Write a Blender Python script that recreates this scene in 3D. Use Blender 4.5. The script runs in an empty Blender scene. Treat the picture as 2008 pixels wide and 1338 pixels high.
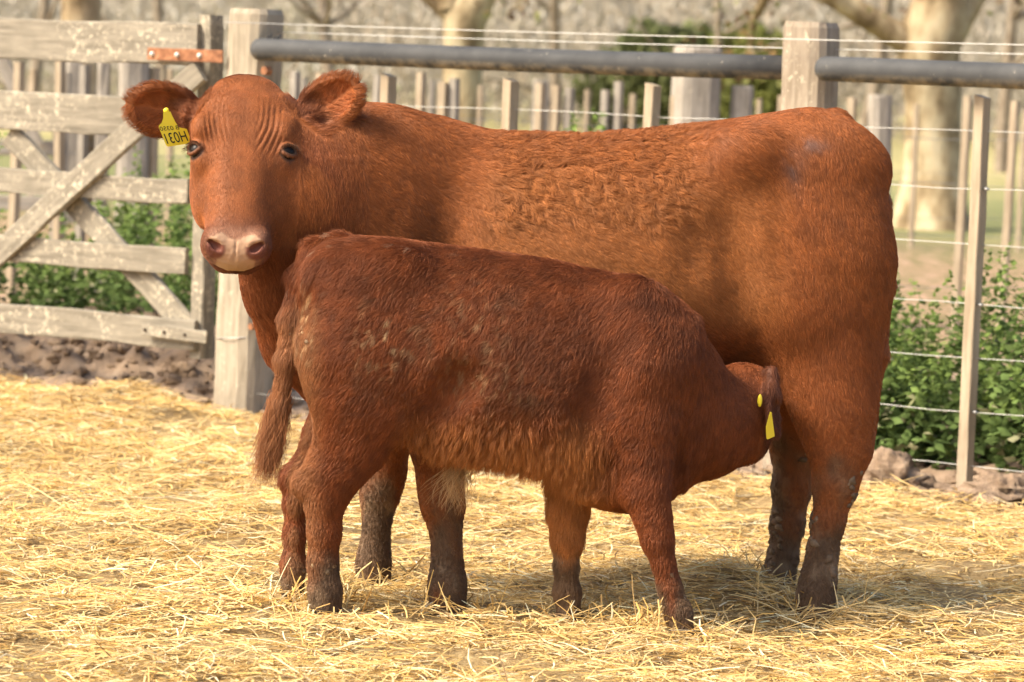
import bpy, math, random
import numpy as np
from mathutils import Matrix, Vector
from mathutils.kdtree import KDTree
FUR = 1.0; STR = 1.0

# ------------------------------------------------------------------ camera
F_PX = 6500.0                      # focal length in pixels of the 2008 px wide photograph
ROLL = math.radians(2.3)
CAM_H = 1.3
PITCH = math.atan((669 - 177) * math.cos(ROLL) / F_PX)
_X = np.array([1, 0, 0.]); _U0 = np.array([0, math.sin(PITCH), math.cos(PITCH)])
FW = np.array([0, math.cos(PITCH), -math.sin(PITCH)])
RT = math.cos(ROLL) * _X + math.sin(ROLL) * _U0
UP = -math.sin(ROLL) * _X + math.cos(ROLL) * _U0
CAM = np.array([0, 0, CAM_H])

scene = bpy.context.scene
col = scene.collection
cd = bpy.data.cameras.new('camera'); cam = bpy.data.objects.new('camera', cd); col.objects.link(cam)
cam.matrix_world = Matrix(((RT[0], UP[0], -FW[0], 0), (RT[1], UP[1], -FW[1], 0), (RT[2], UP[2], -FW[2], CAM_H), (0, 0, 0, 1)))
cd.sensor_width = 36; cd.lens = 36 * F_PX / 2008; cd.clip_start = .1; cd.clip_end = 3000
cd.dof.use_dof = True; cd.dof.focus_distance = 8.0; cd.dof.aperture_fstop = 5.6
scene.camera = cam

# ------------------------------------------------------------------ light
SUN_EL = math.radians(44); SUN_AZ = math.radians(247)     # compass azimuth, 0 = +Y, clockwise; sun stands front left
sun_dir = Vector((math.sin(SUN_AZ) * math.cos(SUN_EL), math.cos(SUN_AZ) * math.cos(SUN_EL), math.sin(SUN_EL)))
w = bpy.data.worlds.new('World'); scene.world = w; w.use_nodes = True
nt = w.node_tree; bg = nt.nodes['Background']
sky = nt.nodes.new('ShaderNodeTexSky'); sky.sky_type = 'NISHITA'; sky.sun_disc = False
sky.sun_elevation = SUN_EL; sky.sun_rotation = SUN_AZ; sky.air_density = 1.0; sky.dust_density = 5.0; sky.ozone_density = 1.0
nt.links.new(sky.outputs[0], bg.inputs[0]); bg.inputs[1].default_value = 0.15
sl = bpy.data.lights.new('sun', 'SUN'); sl.energy = 3.0; sl.angle = math.radians(15.0); sl.color = (1.0, .895, .73)
so = bpy.data.objects.new('sun', sl); col.objects.link(so); so.rotation_euler = (-sun_dir).to_track_quat('-Z', 'Y').to_euler()
vs = scene.view_settings; vs.view_transform = 'Standard'; vs.look = 'None'; vs.exposure = 1.12; vs.gamma = 1.0; vs.use_curve_mapping = False
scene.cycles.max_bounces = 6; scene.cycles.diffuse_bounces = 3; scene.cycles.glossy_bounces = 2
scene.cycles.transmission_bounces = 3; scene.cycles.transparent_max_bounces = 6
scene.cycles.use_denoising = True

# ------------------------------------------------------------------ helpers
def ray(px, py): return FW + RT * (px - 1004) / F_PX - UP * (py - 669) / F_PX
def G(px, py, z=0.):                       # pixel -> point on a level plane
    d = ray(px, py); return CAM + d * (z - CAM_H) / d[2]
def P(px, py, Y):                          # pixel -> point at depth Y (taken from what the thing stands on)
    d = ray(px, py); return CAM + d * Y / d[1]
FA = G(455, 812); FB = G(1885, 962)        # two feet of the yard fence
FDIR = (FB - FA) / np.linalg.norm(FB - FA); FN = np.cross(FDIR, [0, 0, 1.]); FN /= np.linalg.norm(FN)   # FN points to the camera
if FN[1] > 0: FN = -FN
def FP(px, py, off=0.):                    # pixel -> point on the fence plane (off = metres towards the camera)
    d = ray(px, py); return CAM + d * (((FA + FN * off) - CAM) @ FN) / (d @ FN)

rng = np.random.default_rng(7)
random.seed(7)

def hash3(i, j, k, s):
    n = (i * 374761393 + j * 668265263 + k * 2147483647 + s * 974711) & 0xffffffff
    n = ((n ^ (n >> 13)) * 1274126177) & 0xffffffff
    n = ((n ^ (n >> 16)) * 2246822519) & 0xffffffff
    return ((n ^ (n >> 15)) & 0xffffff) / float(0xffffff)
def noise(p, f, seed=0):                   # value noise, p (N,3) -> (N,) in -1..1
    q = np.asarray(p, float) * f; i = np.floor(q).astype(np.int64); t = q - i; t = t * t * (3 - 2 * t)
    r = 0
    for a in (0, 1):
        for b in (0, 1):
            for c in (0, 1):
                wgt = (t[:, 0] if a else 1 - t[:, 0]) * (t[:, 1] if b else 1 - t[:, 1]) * (t[:, 2] if c else 1 - t[:, 2])
                r = r + wgt * hash3(i[:, 0] + a, i[:, 1] + b, i[:, 2] + c, seed)
    return r * 2 - 1
def fbm(p, f, seed=0, o=3):
    return sum(noise(p, f * 2 ** k, seed + k) * .5 ** k for k in range(o)) / 1.6
def sstep(a, b, x):
    t = np.clip((x - a) / (b - a), 0, 1); return t * t * (3 - 2 * t)
def mixc(a, b, t): return a * (1 - t[:, None]) + np.asarray(b) * t[:, None]

def link(o, parent=None):
    col.objects.link(o)
    if parent is not None: o.parent = parent
    return o
def tag(o, label=None, cat=None, group=None, kind=None):
    if label: o['label'] = label
    if cat: o['category'] = cat
    if group: o['group'] = group
    if kind: o['kind'] = kind
    return o
def empty(name, loc=(0, 0, 0)):
    o = bpy.data.objects.new(name, None); o.location = tuple(loc); o.empty_display_size = .1; return link(o)
def mesh(name, v, f, mat=None, parent=None, smooth=False, col_attr=None):
    me = bpy.data.meshes.new(name)
    if isinstance(f, np.ndarray):
        n, k = f.shape; v = np.asarray(v, np.float32)
        me.vertices.add(len(v)); me.vertices.foreach_set('co', v.ravel())
        me.loops.add(n * k); me.loops.foreach_set('vertex_index', f.astype(np.int32).ravel())
        me.polygons.add(n); me.polygons.foreach_set('loop_start', np.arange(0, n * k, k, dtype=np.int32))
        me.update(calc_edges=True)
    else:
        me.from_pydata([tuple(map(float, q)) for q in v], [], f); me.update()
    if smooth: me.polygons.foreach_set('use_smooth', np.ones(len(me.polygons), bool))
    if col_attr is not None:
        a = me.attributes.new('Col', 'FLOAT_COLOR', 'POINT')
        c = np.ones((len(v), 4), np.float32); c[:, :3] = col_attr; a.data.foreach_set('color', c.ravel())
    if mat: me.materials.append(mat)
    o = bpy.data.objects.new(name, me)
    if parent is not None:
        link(o, parent); o.matrix_parent_inverse = parent.matrix_basis.inverted() if parent.parent is None else (parent.parent.matrix_basis @ parent.matrix_parent_inverse).inverted()
    else: link(o)
    return o

class NM:                                   # small node material helper
    def __init__(s, name):
        s.m = bpy.data.materials.new(name); s.m.use_nodes = True; s.t = s.m.node_tree; s.b = s.t.nodes['Principled BSDF']
    def n(s, kind, **kw):
        x = s.t.nodes.new('ShaderNode' + kind)
        for k, v in kw.items():
            if k in x.inputs: x.inputs[k].default_value = v
            else: setattr(x, k, v)
        return x
    def l(s, a, b): s.t.links.new(a, b)
    def coords(s, kind='Object', scale=(1, 1, 1)):
        c = s.n('TexCoord'); m = s.n('Mapping'); m.inputs['Scale'].default_value = scale
        s.l(c.outputs[kind], m.inputs[0]); return m.outputs[0]
    def noise(s, vec, scale, detail=4, rough=.6):
        x = s.n('TexNoise'); x.inputs['Scale'].default_value = scale; x.inputs['Detail'].default_value = detail; x.inputs['Roughness'].default_value = rough
        s.l(vec, x.inputs['Vector']); return x.outputs['Fac']
    def ramp(s, fac, stops):
        r = s.n('ValToRGB'); e = r.color_ramp.elements
        while len(e) < len(stops): e.new(.5)
        for q, (p, c) in zip(e, stops): q.position = p; q.color = (*c, 1) if len(c) == 3 else c
        s.l(fac, r.inputs[0]); return r.outputs[0]
    def mix(s, fac, a, b, mode='MIX'):
        m = s.n('Mix', data_type='RGBA', blend_type=mode)
        for i, x in ((6, a), (7, b)):
            if hasattr(x, 'links'): s.l(x, m.inputs[i])
            else: m.inputs[i].default_value = (*x, 1)
        if hasattr(fac, 'links'): s.l(fac, m.inputs[0])
        else: m.inputs[0].default_value = fac
        return m.outputs[2]
    def bump(s, h, strength=.3, dist=.01):
        b = s.n('Bump'); b.inputs['Strength'].default_value = strength; b.inputs['Distance'].default_value = dist
        s.l(h, b.inputs['Height']); s.l(b.outputs[0], s.b.inputs['Normal'])
    def done(s, colr=None, rough=.7, spec=.3):
        if colr is not None:
            if hasattr(colr, 'links'): s.l(colr, s.b.inputs['Base Color'])
            else: s.b.inputs['Base Color'].default_value = (*colr, 1)
        if hasattr(rough, 'links'): s.l(rough, s.b.inputs['Roughness'])
        else: s.b.inputs['Roughness'].default_value = rough
        s.b.inputs['Specular IOR Level'].default_value = spec
        return s.m
def attr_mat(name, rough=.7, spec=.3, trans=0.):
    q = NM(name); a = q.n('Attribute', attribute_name='Col'); m = q.done(a.outputs['Color'], rough, spec)
    if trans:
        t = q.n('BsdfTranslucent'); q.l(a.outputs['Color'], t.inputs[0]); mx = q.n('MixShader'); mx.inputs[0].default_value = trans
        q.l(q.b.outputs[0], mx.inputs[1]); q.l(t.outputs[0], mx.inputs[2]); q.l(mx.outputs[0], q.t.nodes['Material Output'].inputs[0])
    return m
def plain(name, c, rough=.6, spec=.3): return NM(name).done(c, rough, spec)

# ------------------------------------------------------------------ implicit bodies
class Field:
    def __init__(s, lo, hi, h):
        s.h = h; s.lo = np.array(lo, float); s.n = np.ceil((np.array(hi) - s.lo) / h).astype(int) + 1
        s.D = np.full(s.n, .2, np.float32)
    def block(s, lo, hi):
        a = np.clip(np.floor((np.array(lo) - s.lo) / s.h).astype(int), 0, s.n); b = np.clip(np.ceil((np.array(hi) - s.lo) / s.h).astype(int) + 1, 0, s.n)
        if np.any(b <= a): return None, None
        sl_ = tuple(slice(i, j) for i, j in zip(a, b))
        g = [s.lo[k] + s.h * np.arange(a[k], b[k]) for k in range(3)]
        return sl_, (g[0][:, None, None], g[1][None, :, None], g[2][None, None, :])
    def union(s, lo, hi, fn, k):
        sl_, g = s.block(lo, hi)
        if sl_ is None: return
        d = fn(*g).astype(np.float32); D = s.D[sl_]
        if k <= 0: s.D[sl_] = np.minimum(D, d); return
        hh = np.clip(k - np.abs(D - d), 0, None) / k
        s.D[sl_] = np.minimum(D, d) - hh * hh * k * .25
    def sample(s, p_):
        q_ = (np.asarray(p_) - s.lo) / s.h; i_ = np.clip(np.floor(q_).astype(int), 0, s.n - 2); t = q_ - i_; r_ = 0.
        for a in (0, 1):
            for b in (0, 1):
                for c in (0, 1): r_ += (t[0] if a else 1 - t[0]) * (t[1] if b else 1 - t[1]) * (t[2] if c else 1 - t[2]) * s.D[i_[0] + a, i_[1] + b, i_[2] + c]
        return r_
    def cut(s, lo, hi, fn, k):
        sl_, g = s.block(lo, hi)
        if sl_ is None: return
        d = -fn(*g).astype(np.float32); D = s.D[sl_]
        hh = np.clip(k - np.abs(D - d), 0, None) / k
        s.D[sl_] = np.maximum(D, d) + hh * hh * k * .25
    def chain(s, pts, k=.04, kj=None):         # pts: (point, r_profile, r_depth)
        sl_ = getattr(s, 'slim', 0.); pts = [(p_, a_ - sl_ * min(1, max(0, (.62 - p_[2]) / .2)), b_ - sl_ * min(1, max(0, (.62 - p_[2]) / .2))) for p_, a_, b_ in pts]     # room for the hair on the legs
        for (a, ra, sa), (b, rb, sb) in zip(pts[:-1], pts[1:]):
            a = np.asarray(a, float); b = np.asarray(b, float); R_ = max(ra, rb, sa, sb) + k + .02
            def fn(x, y, z, a=a, b=b):
                d = b - a; t = ((x - a[0]) * d[0] + (y - a[1]) * d[1] + (z - a[2]) * d[2]) / (d @ d); t = np.clip(t, 0, 1)
                ex = x - a[0] - t * d[0]; ey = y - a[1] - t * d[1]; ez = z - a[2] - t * d[2]
                rp = ra + (rb - ra) * t; rd = sa + (sb - sa) * t
                return (np.sqrt((ex * ex + ez * ez) / rp ** 2 + ey * ey / rd ** 2 + 1e-9) - 1) * np.minimum(rp, rd)
            s.union(np.minimum(a, b) - R_, np.maximum(a, b) + R_, fn, k)
    def ball(s, c, r, k=.03, M=None, cut=False):   # ellipsoid with semi-axes r along the rows of M
        c = np.asarray(c, float); r = np.asarray(r, float); M = np.eye(3) if M is None else np.asarray(M)
        def fn(x, y, z):
            e = [(M[i, 0] * (x - c[0]) + M[i, 1] * (y - c[1]) + M[i, 2] * (z - c[2])) for i in range(3)]
            q = np.sqrt(sum((e[i] / r[i]) ** 2 for i in range(3)) + 1e-9); g_ = np.sqrt(sum((e[i] / r[i] ** 2) ** 2 for i in range(3)) + 1e-9)
            return q * (q - 1) / g_
        R_ = max(r) + k + .015
        (s.cut if cut else s.union)(c - R_, c + R_, fn, k)
    def loft(s, st, k=.05):                    # st rows: x, ztop, zbot, halfwidth, ycentre, zwidest fraction, ptop, pbot
        st = np.asarray(st, float); xs = np.linspace(st[0, 0], st[-1, 0], 200)
        cols = []
        for c in range(1, st.shape[1]):
            y = np.interp(xs, st[:, 0], st[:, c])
            for _ in range(5):
                y[1:-1] = (y[:-2] + 2 * y[1:-1] + y[2:]) / 4
            cols.append(y)
        def fn(x, y, z):
            xi = x.ravel(); v = [np.interp(xi, xs, c)[:, None, None] for c in cols]
            top, bot, hw, yc, fr, pt, pb = v
            zw = bot + (top - bot) * fr; dz = z - zw
            hz = np.where(dz > 0, top - zw, zw - bot); p = np.where(dz > 0, pt, pb)
            q = (np.abs((y - yc) / hw) ** p + np.abs(dz / hz) ** p) ** (1 / p)
            d = (q - 1) * np.minimum(hw, hz) * .9
            out = np.maximum(st[0, 0] - x, x - st[-1, 0])
            return np.maximum(d, out)
        s.union((st[0, 0] - .1, st[:, 4].min() - st[:, 3].max() - .1, st[:, 2].min() - .1), (st[-1, 0] + .1, st[:, 4].max() + st[:, 3].max() + .1, st[:, 1].max() + .1), fn, k)
    def surface(s):
        D = s.D; n = s.n; ins = D < 0
        def corner(a, b, c): return (slice(a, n[0] - 1 + a), slice(b, n[1] - 1 + b), slice(c, n[2] - 1 + c))
        cnt = sum(ins[corner(a, b, c)].astype(np.int8) for a in (0, 1) for b in (0, 1) for c in (0, 1))
        act = np.argwhere((cnt > 0) & (cnt < 8)); idx = np.full(n - 1, -1, np.int32); idx[tuple(act.T)] = np.arange(len(act))
        acc = np.zeros((len(act), 3)); num = np.zeros(len(act))
        cv = {(a, b, c): D[act[:, 0] + a, act[:, 1] + b, act[:, 2] + c] for a in (0, 1) for b in (0, 1) for c in (0, 1)}
        for ax in range(3):
            for u in (0, 1):
                for v in (0, 1):
                    p0 = [0, 0, 0]; o = [i for i in range(3) if i != ax]; p0[o[0]] = u; p0[o[1]] = v; p1 = list(p0); p1[ax] = 1
                    d0 = cv[tuple(p0)]; d1 = cv[tuple(p1)]; m = (d0 < 0) != (d1 < 0)
                    t = d0[m] / (d0[m] - d1[m]); q = np.tile(np.array(p0, float), (m.sum(), 1)); q[:, ax] = t
                    acc[m] += q; num[m] += 1
        V = s.lo + s.h * (act + acc / num[:, None])
        faces = []
        for ax in range(3):
            o1, o2 = (ax + 1) % 3, (ax + 2) % 3
            sa = [slice(None)] * 3; sb = [slice(None)] * 3; sa[ax] = slice(0, n[ax] - 1); sb[ax] = slice(1, n[ax])
            e = np.argwhere(ins[tuple(sa)] != ins[tuple(sb)])
            e = e[(e[:, o1] > 0) & (e[:, o2] > 0) & (e[:, o1] < n[o1] - 1) & (e[:, o2] < n[o2] - 1)]
            flip = ins[tuple(e.T)]
            def cell(a, b):
                q = e.copy(); q[:, o1] -= a; q[:, o2] -= b; return idx[tuple(q.T)]
            quad = np.stack([cell(1, 1), cell(0, 1), cell(0, 0), cell(1, 0)], 1)
            quad = np.where(flip[:, None], quad, quad[:, ::-1]); faces.append(quad)
        Fc = np.concatenate(faces); return V, Fc[(Fc >= 0).all(1)]
def relax(V, Fc, it=2, lam=.5):
    e = np.concatenate([Fc[:, [0, 1]], Fc[:, [1, 2]], Fc[:, [2, 3]], Fc[:, [3, 0]]]); e = np.concatenate([e, e[:, ::-1]])
    deg = np.bincount(e[:, 0], minlength=len(V)).clip(1)
    for i in range(it * 2):
        m = np.stack([np.bincount(e[:, 0], V[e[:, 1], c], len(V)) for c in range(3)], 1) / deg[:, None]
        V = V + (m - V) * (lam if i % 2 == 0 else -lam * .95)
    return V
def vnormals(V, Fc):
    n = np.cross(V[Fc[:, 2]] - V[Fc[:, 0]], V[Fc[:, 3]] - V[Fc[:, 1]]); N = np.zeros_like(V)
    for c in range(4):
        for a in range(3): N[:, a] += np.bincount(Fc[:, c], n[:, a], len(V))
    return N / np.linalg.norm(N, axis=1, keepdims=True).clip(1e-9)
def box_join(A, B, lo, hi):                    # body mesh A with the finer mesh B inside the box lo..hi
    (va, fa), (vb, fb) = A, B
    def inside(v, f, m=0.):
        c = v[f].mean(1); return ((c > lo + m) & (c < hi - m)).all(1)
    fa = fa[~inside(va, fa, .012)]; fb = fb[inside(vb, fb)]
    f = np.concatenate([fa, fb + len(va)]); v = np.concatenate([va, vb])
    used = np.unique(f); m = np.full(len(v), -1); m[used] = np.arange(len(used)); return v[used], m[f]
# ------------------------------------------------------------------ coats
def pix(p):
    v = np.asarray(p) - CAM; z = v @ FW
    return 1004 + F_PX * (v @ RT) / z, 669 - F_PX * (v @ UP) / z
def unit(v): return v / np.linalg.norm(v, axis=-1, keepdims=True).clip(1e-9)
def scatter(V, Fc, N, n, weight):
    T = np.concatenate([Fc[:, [0, 1, 2]], Fc[:, [0, 2, 3]]])
    ar = np.linalg.norm(np.cross(V[T[:, 1]] - V[T[:, 0]], V[T[:, 2]] - V[T[:, 0]]), axis=1) * weight[T].mean(1)
    i = np.searchsorted(np.cumsum(ar), rng.random(n) * ar.sum()).clip(0, len(T) - 1)
    u, v = rng.random(n), rng.random(n); m = u + v > 1; u[m] = 1 - u[m]; v[m] = 1 - v[m]
    b = np.stack([1 - u - v, u, v], 1)[:, :, None]
    return (V[T[i]] * b).sum(1), unit((N[T[i]] * b).sum(1)), T[i], b
def strands(name, pts, rad, colr, mat, parent):     # pts (n, k, 3)
    n, k = pts.shape[:2]
    hc = bpy.data.hair_curves.new(name); hc.add_curves([k] * n)
    hc.attributes['position'].data.foreach_set('vector', pts.astype(np.float32).ravel())
    r = hc.attributes.get('radius') or hc.attributes.new('radius', 'FLOAT', 'POINT')
    prof = np.linspace(1, .15, k) ** .8
    r.data.foreach_set('value', (rad[:, None] * prof[None]).astype(np.float32).ravel())
    a = hc.attributes.new('Col', 'FLOAT_COLOR', 'CURVE'); c = np.ones((n, 4), np.float32); c[:, :3] = colr.clip(0, 1); a.data.foreach_set('color', c.ravel())
    hc.materials.append(mat); o = bpy.data.objects.new(name, hc); link(o, parent)
    o.matrix_parent_inverse = parent.matrix_basis.inverted(); o['kind'] = 'stuff'; return o
def coat(name, V, Fc, N, n, style, mat, parent, guides=26000, k=5, rad=.00048):
    W_ = style['density'](V)
    R0, Nn, tri, b = scatter(V, Fc, N, n, W_)
    gi = rng.choice(n, guides, replace=False); kd = KDTree(guides)
    for j, q in enumerate(gi): kd.insert(R0[q], j)
    kd.balance(); loc = np.fromiter((kd.find(q)[1] for q in R0), int, n)
    gg = R0[gi]; gp = gg[loc]; gnoise = lambda f, s_: noise(gg, f, s_)[loc]
    st = style['zone'](R0, Nn)                 # length, lift, flow, clump, wobble, curl
    L = st['length'] * rng.uniform(.65, 1.15, n); T = st['flow'] + st['wobble'][:, None] * np.stack([gnoise(55, 3), gnoise(55, 4), gnoise(55, 5)], 1)
    T = T + .28 * np.stack([gnoise(14, 13), gnoise(14, 14), gnoise(14, 15)], 1) * (st['wobble'][:, None] > .05)
    T = T + rng.normal(0, .12, (n, 3)); T = unit(T - (T * Nn).sum(1, keepdims=True) * Nn)
    lift = st['lift'] * rng.uniform(.6, 1.5, n); s = np.linspace(0, 1, k)[None, :, None]
    B = np.cross(Nn, T); cu = (st['curl'] * L)[:, None, None]; ph = (gnoise(70, 8) * 6)[:, None, None]
    off = (gp - R0); off = off - (off * Nn).sum(1, keepdims=True) * Nn
    pts = R0[:, None] - Nn[:, None] * (L * .03)[:, None, None] + L[:, None, None] * (s * T[:, None] + (lift[:, None, None] * (s - .62 * s * s)) * Nn[:, None]) \
        + (off * st['clump'][:, None])[:, None] * s ** 1.3 + cu * s * (np.sin(s * 5 + ph) * B[:, None] + .5 * np.cos(s * 6 + ph) * Nn[:, None])
    c = (style['vcol'][tri] * b).sum(1) * (1 + .30 * gnoise(60, 21)[:, None]) * rng.uniform(.8, 1.2, (n, 1))
    return strands(name, pts, rad * rng.uniform(.7, 1.3, n) * st.get('thick', np.ones(n)), c, mat, parent)

qm = NM('coat_hair'); _a = qm.n('Attribute', attribute_name='Col'); HAIR = qm.done(_a.outputs['Color'], .55, .25)
SKIN = attr_mat('hide', .65, .25)
def eye_mat():
    return plain('eye_dark', (.010, .006, .004), .35, .2)
EYE = eye_mat()
TAGY = plain('tag_yellow', (.78, .62, .03), .4, .4); TAGINK = plain('tag_ink', (.02, .02, .02), .6, .2)

def uv_ball(name, c, r, mat, parent, M=None, seg=20, rings=12):
    M = np.eye(3) if M is None else np.asarray(M); v = []; f = []
    for i in range(rings + 1):
        a = math.pi * i / rings
        for j in range(seg):
            t = 2 * math.pi * j / seg; v.append(np.asarray(c) + M.T @ (np.asarray(r) * [math.sin(a) * math.cos(t), math.sin(a) * math.sin(t), math.cos(a)]))
    for i in range(rings):
        for j in range(seg): f.append((i * seg + j, (i + 1) * seg + j, (i + 1) * seg + (j + 1) % seg, i * seg + (j + 1) % seg))
    return mesh(name, v, f, mat, parent, True)

# ------------------------------------------------------------------ the cow
HA = P(481, 206, 8.10); HB = P(463, 487, 7.90); HL = unit(HB - HA)
HW = unit(np.array([1, .06, 0]) - (np.array([1, .06, 0]) @ HL) * HL); HN = -np.cross(HW, HL)
def hp(t, w_, n_): return HA + HL * t + HW * w_ + HN * n_
HM = np.stack([HL, HW, HN])
HEAD = np.array([  # t, halfwidth, face n, jaw n, ptop, pbot
    [-.066, .050, .000, -.06, 2, 2], [-.052, .080, .026, -.09, 2, 2], [-.03, .099, .046, -.12, 2.1, 2], [.01, .118, .064, -.15, 2.3, 2], [.06, .128, .072, -.165, 2.6, 2], [.115, .124, .072, -.165, 2.8, 2],
    [.165, .104, .068, -.16, 2.5, 2.1], [.21, .090, .064, -.15, 2.5, 2.2], [.28, .081, .058, -.125, 2.4, 2.2], [.335, .077, .053, -.095, 2.3, 2.3], [.37, .081, .050, -.078, 2.3, 2.4],
    [.402, .081, .043, -.070, 2.5, 2.4], [.424, .066, .030, -.060, 2.1, 2.0], [.438, .038, .012, -.046, 2.0, 2.0], [.446, .018, -.01, -.03, 2, 2]])
EAR_C = []
EYES = {}
def eye_frame(sg, Fd=None):                     # the eye sits on the surface of the finished skull
    if sg not in EYES:
        n_ = .12
        while Fd.sample(hp(.151, sg * .1125, n_)) > 0 and n_ > -.05: n_ -= .001
        c = hp(.151, sg * .1125, n_); g_ = unit(np.array([Fd.sample(c + d_) - Fd.sample(c - d_) for d_ in np.eye(3) * .012]))
        en = unit(g_ * .75 + HN * .25 + HW * sg * .1); EYES[sg] = (c - en * .0115, en, unit(np.cross(HL, en)))
    return EYES[sg]
def ear(Fd, base, tip, across, length, width, thick=.020, cup=.016):
    a = unit(tip - base); c = np.array([0, -1., 0]) + across; c = unit(c - (c @ a) * a); b = np.cross(c, a); M = np.stack([a, b, c])
    cen = base + a * length * .52
    Fd.ball(cen, (length * .55, width, thick), .012, M)
    Fd.ball(cen + c * cup - a * .004, (length * .45, width * .78, thick * 1.05), .006, M, cut=True)
    Fd.chain([(base - a * .03, width * .46, width * .46), (base + a * .03, width * .4, width * .34)], .02 + .1 * (width - .04))
    EAR_C.append((cen, M, length, width)); return cen, M
def cow_shape(Fd):
    EAR_C.clear()
    yc = lambda x: np.interp(x, [560, 1750], [8.27, 8.42])
    S = [(575, 520, 660, .05), (605, 400, 715, .10), (650, 300, 765, .145), (705, 246, 795, .175), (780, 232, 805, .20), (880, 244, 805, .225), (1000, 262, 808, .25), (1150, 267, 800, .268),
         (1300, 255, 775, .268), (1410, 238, 745, .255), (1500, 224, 722, .245), (1590, 215, 705, .225), (1650, 226, 690, .19), (1690, 268, 665, .15), (1722, 345, 610, .10), (1742, 430, 540, .045)]
    rows = []
    for x, t, b_, hw in S:
        Y = yc(x); p1 = P(x, t, Y); p2 = P(x, b_, Y)
        rows.append((p1[0], p1[2], p2[2], hw, Y, .42, np.interp(x, [600, 780, 1000, 1400, 1600, 1750], [1.7, 1.65, 2.0, 2.3, 2.1, 2]), 2.1))
    Fd.loft(rows, .03)
    Pn = lambda x, y, o: P(x, y, yc(x) + o)
    # hips, loin hollow, shoulder blade, ribs
    Fd.ball(Pn(1462, 302, -.180), (.075, .05, .055), .09); Fd.ball(Pn(1462, 302, .180), (.075, .05, .055), .09)
    Fd.ball(Pn(1690, 330, -.10), (.06, .05, .06), .07); Fd.ball(Pn(1690, 330, .10), (.06, .05, .06), .07)
    Fd.ball(Pn(1395, 480, -.412), (.06, .14, .13), .08, cut=True)          # hollow flank
    Fd.chain([(Pn(775, 300, -.10), .06, .05), (Pn(730, 480, -.14), .10, .07), (Pn(665, 620, -.13), .09, .07)], .10)
    Fd.chain([(Pn(775, 300, .10), .06, .05), (Pn(730, 480, .14), .10, .07), (Pn(665, 620, .13), .09, .07)], .10)
    for a_, b_, o_, rr_ in (((1440, 420), (1475, 640), -.355, .10), ((862, 330), (880, 640), -.300, .085)):
        for u_ in np.linspace(0, 1, 8): Fd.ball(Pn(a_[0] + (b_[0] - a_[0]) * u_, a_[1] + (b_[1] - a_[1]) * u_, o_), (.06, rr_, .06), .06, cut=True)
    # hind legs
    Fd.chain([(Pn(1600, 360, -.12), .17, .10), (Pn(1610, 520, -.14), .165, .10), (Pn(1612, 640, -.145), .135, .088), (P(1627, 745, 8.24), .100, .068), (P(1640, 820, 8.22), .080, .056), (P(1648, 885, 8.21), .076, .048)], .06)
    Fd.chain([(P(1648, 885, 8.21), .076, .048), (P(1638, 950, 8.205), .060, .043), (P(1624, 1025, 8.20), .045, .036), (P(1613, 1085, 8.195), .042, .037), (P(1606, 1130, 8.19), .047, .043), (P(1600, 1165, 8.185), .050, .046), (P(1597, 1225, 8.175), .055, .048)], .02)
    Fd.chain([(Pn(1600, 380, .12), .17, .10), (Pn(1600, 540, .14), .16, .10), (Pn(1590, 660, .15), .13, .085), (P(1580, 750, 8.57), .10, .068), (P(1570, 820, 8.585), .08, .056), (P(1566, 885, 8.59), .07, .046)], .06)
    Fd.chain([(P(1566, 885, 8.59), .07, .046), (P(1553, 955, 8.59), .056, .042), (P(1544, 1030, 8.59), .048, .039), (P(1535, 1095, 8.59), .045, .04), (P(1525, 1135, 8.585), .048, .045), (P(1520, 1172, 8.58), .052, .046)], .02)
    Fd.ball(Pn(1555, 600, -.17), (.09, .06, .09), .08)                    # stifle
    Fd.ball(Pn(1480, 725, .02), (.11, .10, .06), .07)                     # udder
    # front legs
    Fd.chain([(Pn(700, 600, -.13), .11, .07), (P(775, 720, 8.15), .10, .075), (P(835, 810, 8.10), .078, .062), (P(862, 900, 8.06), .060, .052), (P(864, 960, 8.052), .052, .046), (P(870, 1000, 8.048), .048, .046), (P(875, 1050, 8.045), .034, .036), (P(877, 1095, 8.04), .035, .035), (P(877, 1145, 8.035), .044, .043), (P(880, 1218, 8.025), .052, .048)], .04)
    Fd.chain([(Pn(690, 600, .13), .11, .07), (P(745, 720, 8.40), .09, .07), (P(772, 830, 8.42), .064, .055), (P(755, 930, 8.43), .052, .048), (P(744, 975, 8.43), .047, .045), (P(739, 1030, 8.43), .034, .036), (P(735, 1075, 8.43), .036, .036), (P(732, 1110, 8.43), .043, .042), (P(731, 1162, 8.425), .047, .046)], .04)
    # tail
    Fd.chain([(Pn(1640, 246, 0), .035, .035), (Pn(1688, 300, 0), .030, .03), (Pn(1724, 400, .03), .022, .024), (Pn(1738, 560, .04), .018, .02), (Pn(1728, 700, .04), .016, .018), (Pn(1712, 800, .03), .014, .016)], .03)
    # neck and dewlap
    Fd.chain([(Pn(735, 460, 0), .255, .15), (P(655, 415, 8.22), .215, .135), (P(585, 375, 8.14), .175, .125), (P(515, 335, 8.11), .125, .11)], .10)
    Fd.chain([(P(505, 470, 8.04), .03, .03), (P(548, 570, 8.12), .055, .04), (P(590, 670, 8.20), .07, .06), (P(640, 740, 8.26), .07, .08)], .08)
    # head
    xs = np.linspace(HEAD[0, 0], HEAD[-1, 0], 160); cs = []
    for c in range(1, 6):
        y = np.interp(xs, HEAD[:, 0], HEAD[:, c])
        for _ in range(4): y[1:-1] = (y[:-2] + 2 * y[1:-1] + y[2:]) / 4
        cs.append(y)
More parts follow.
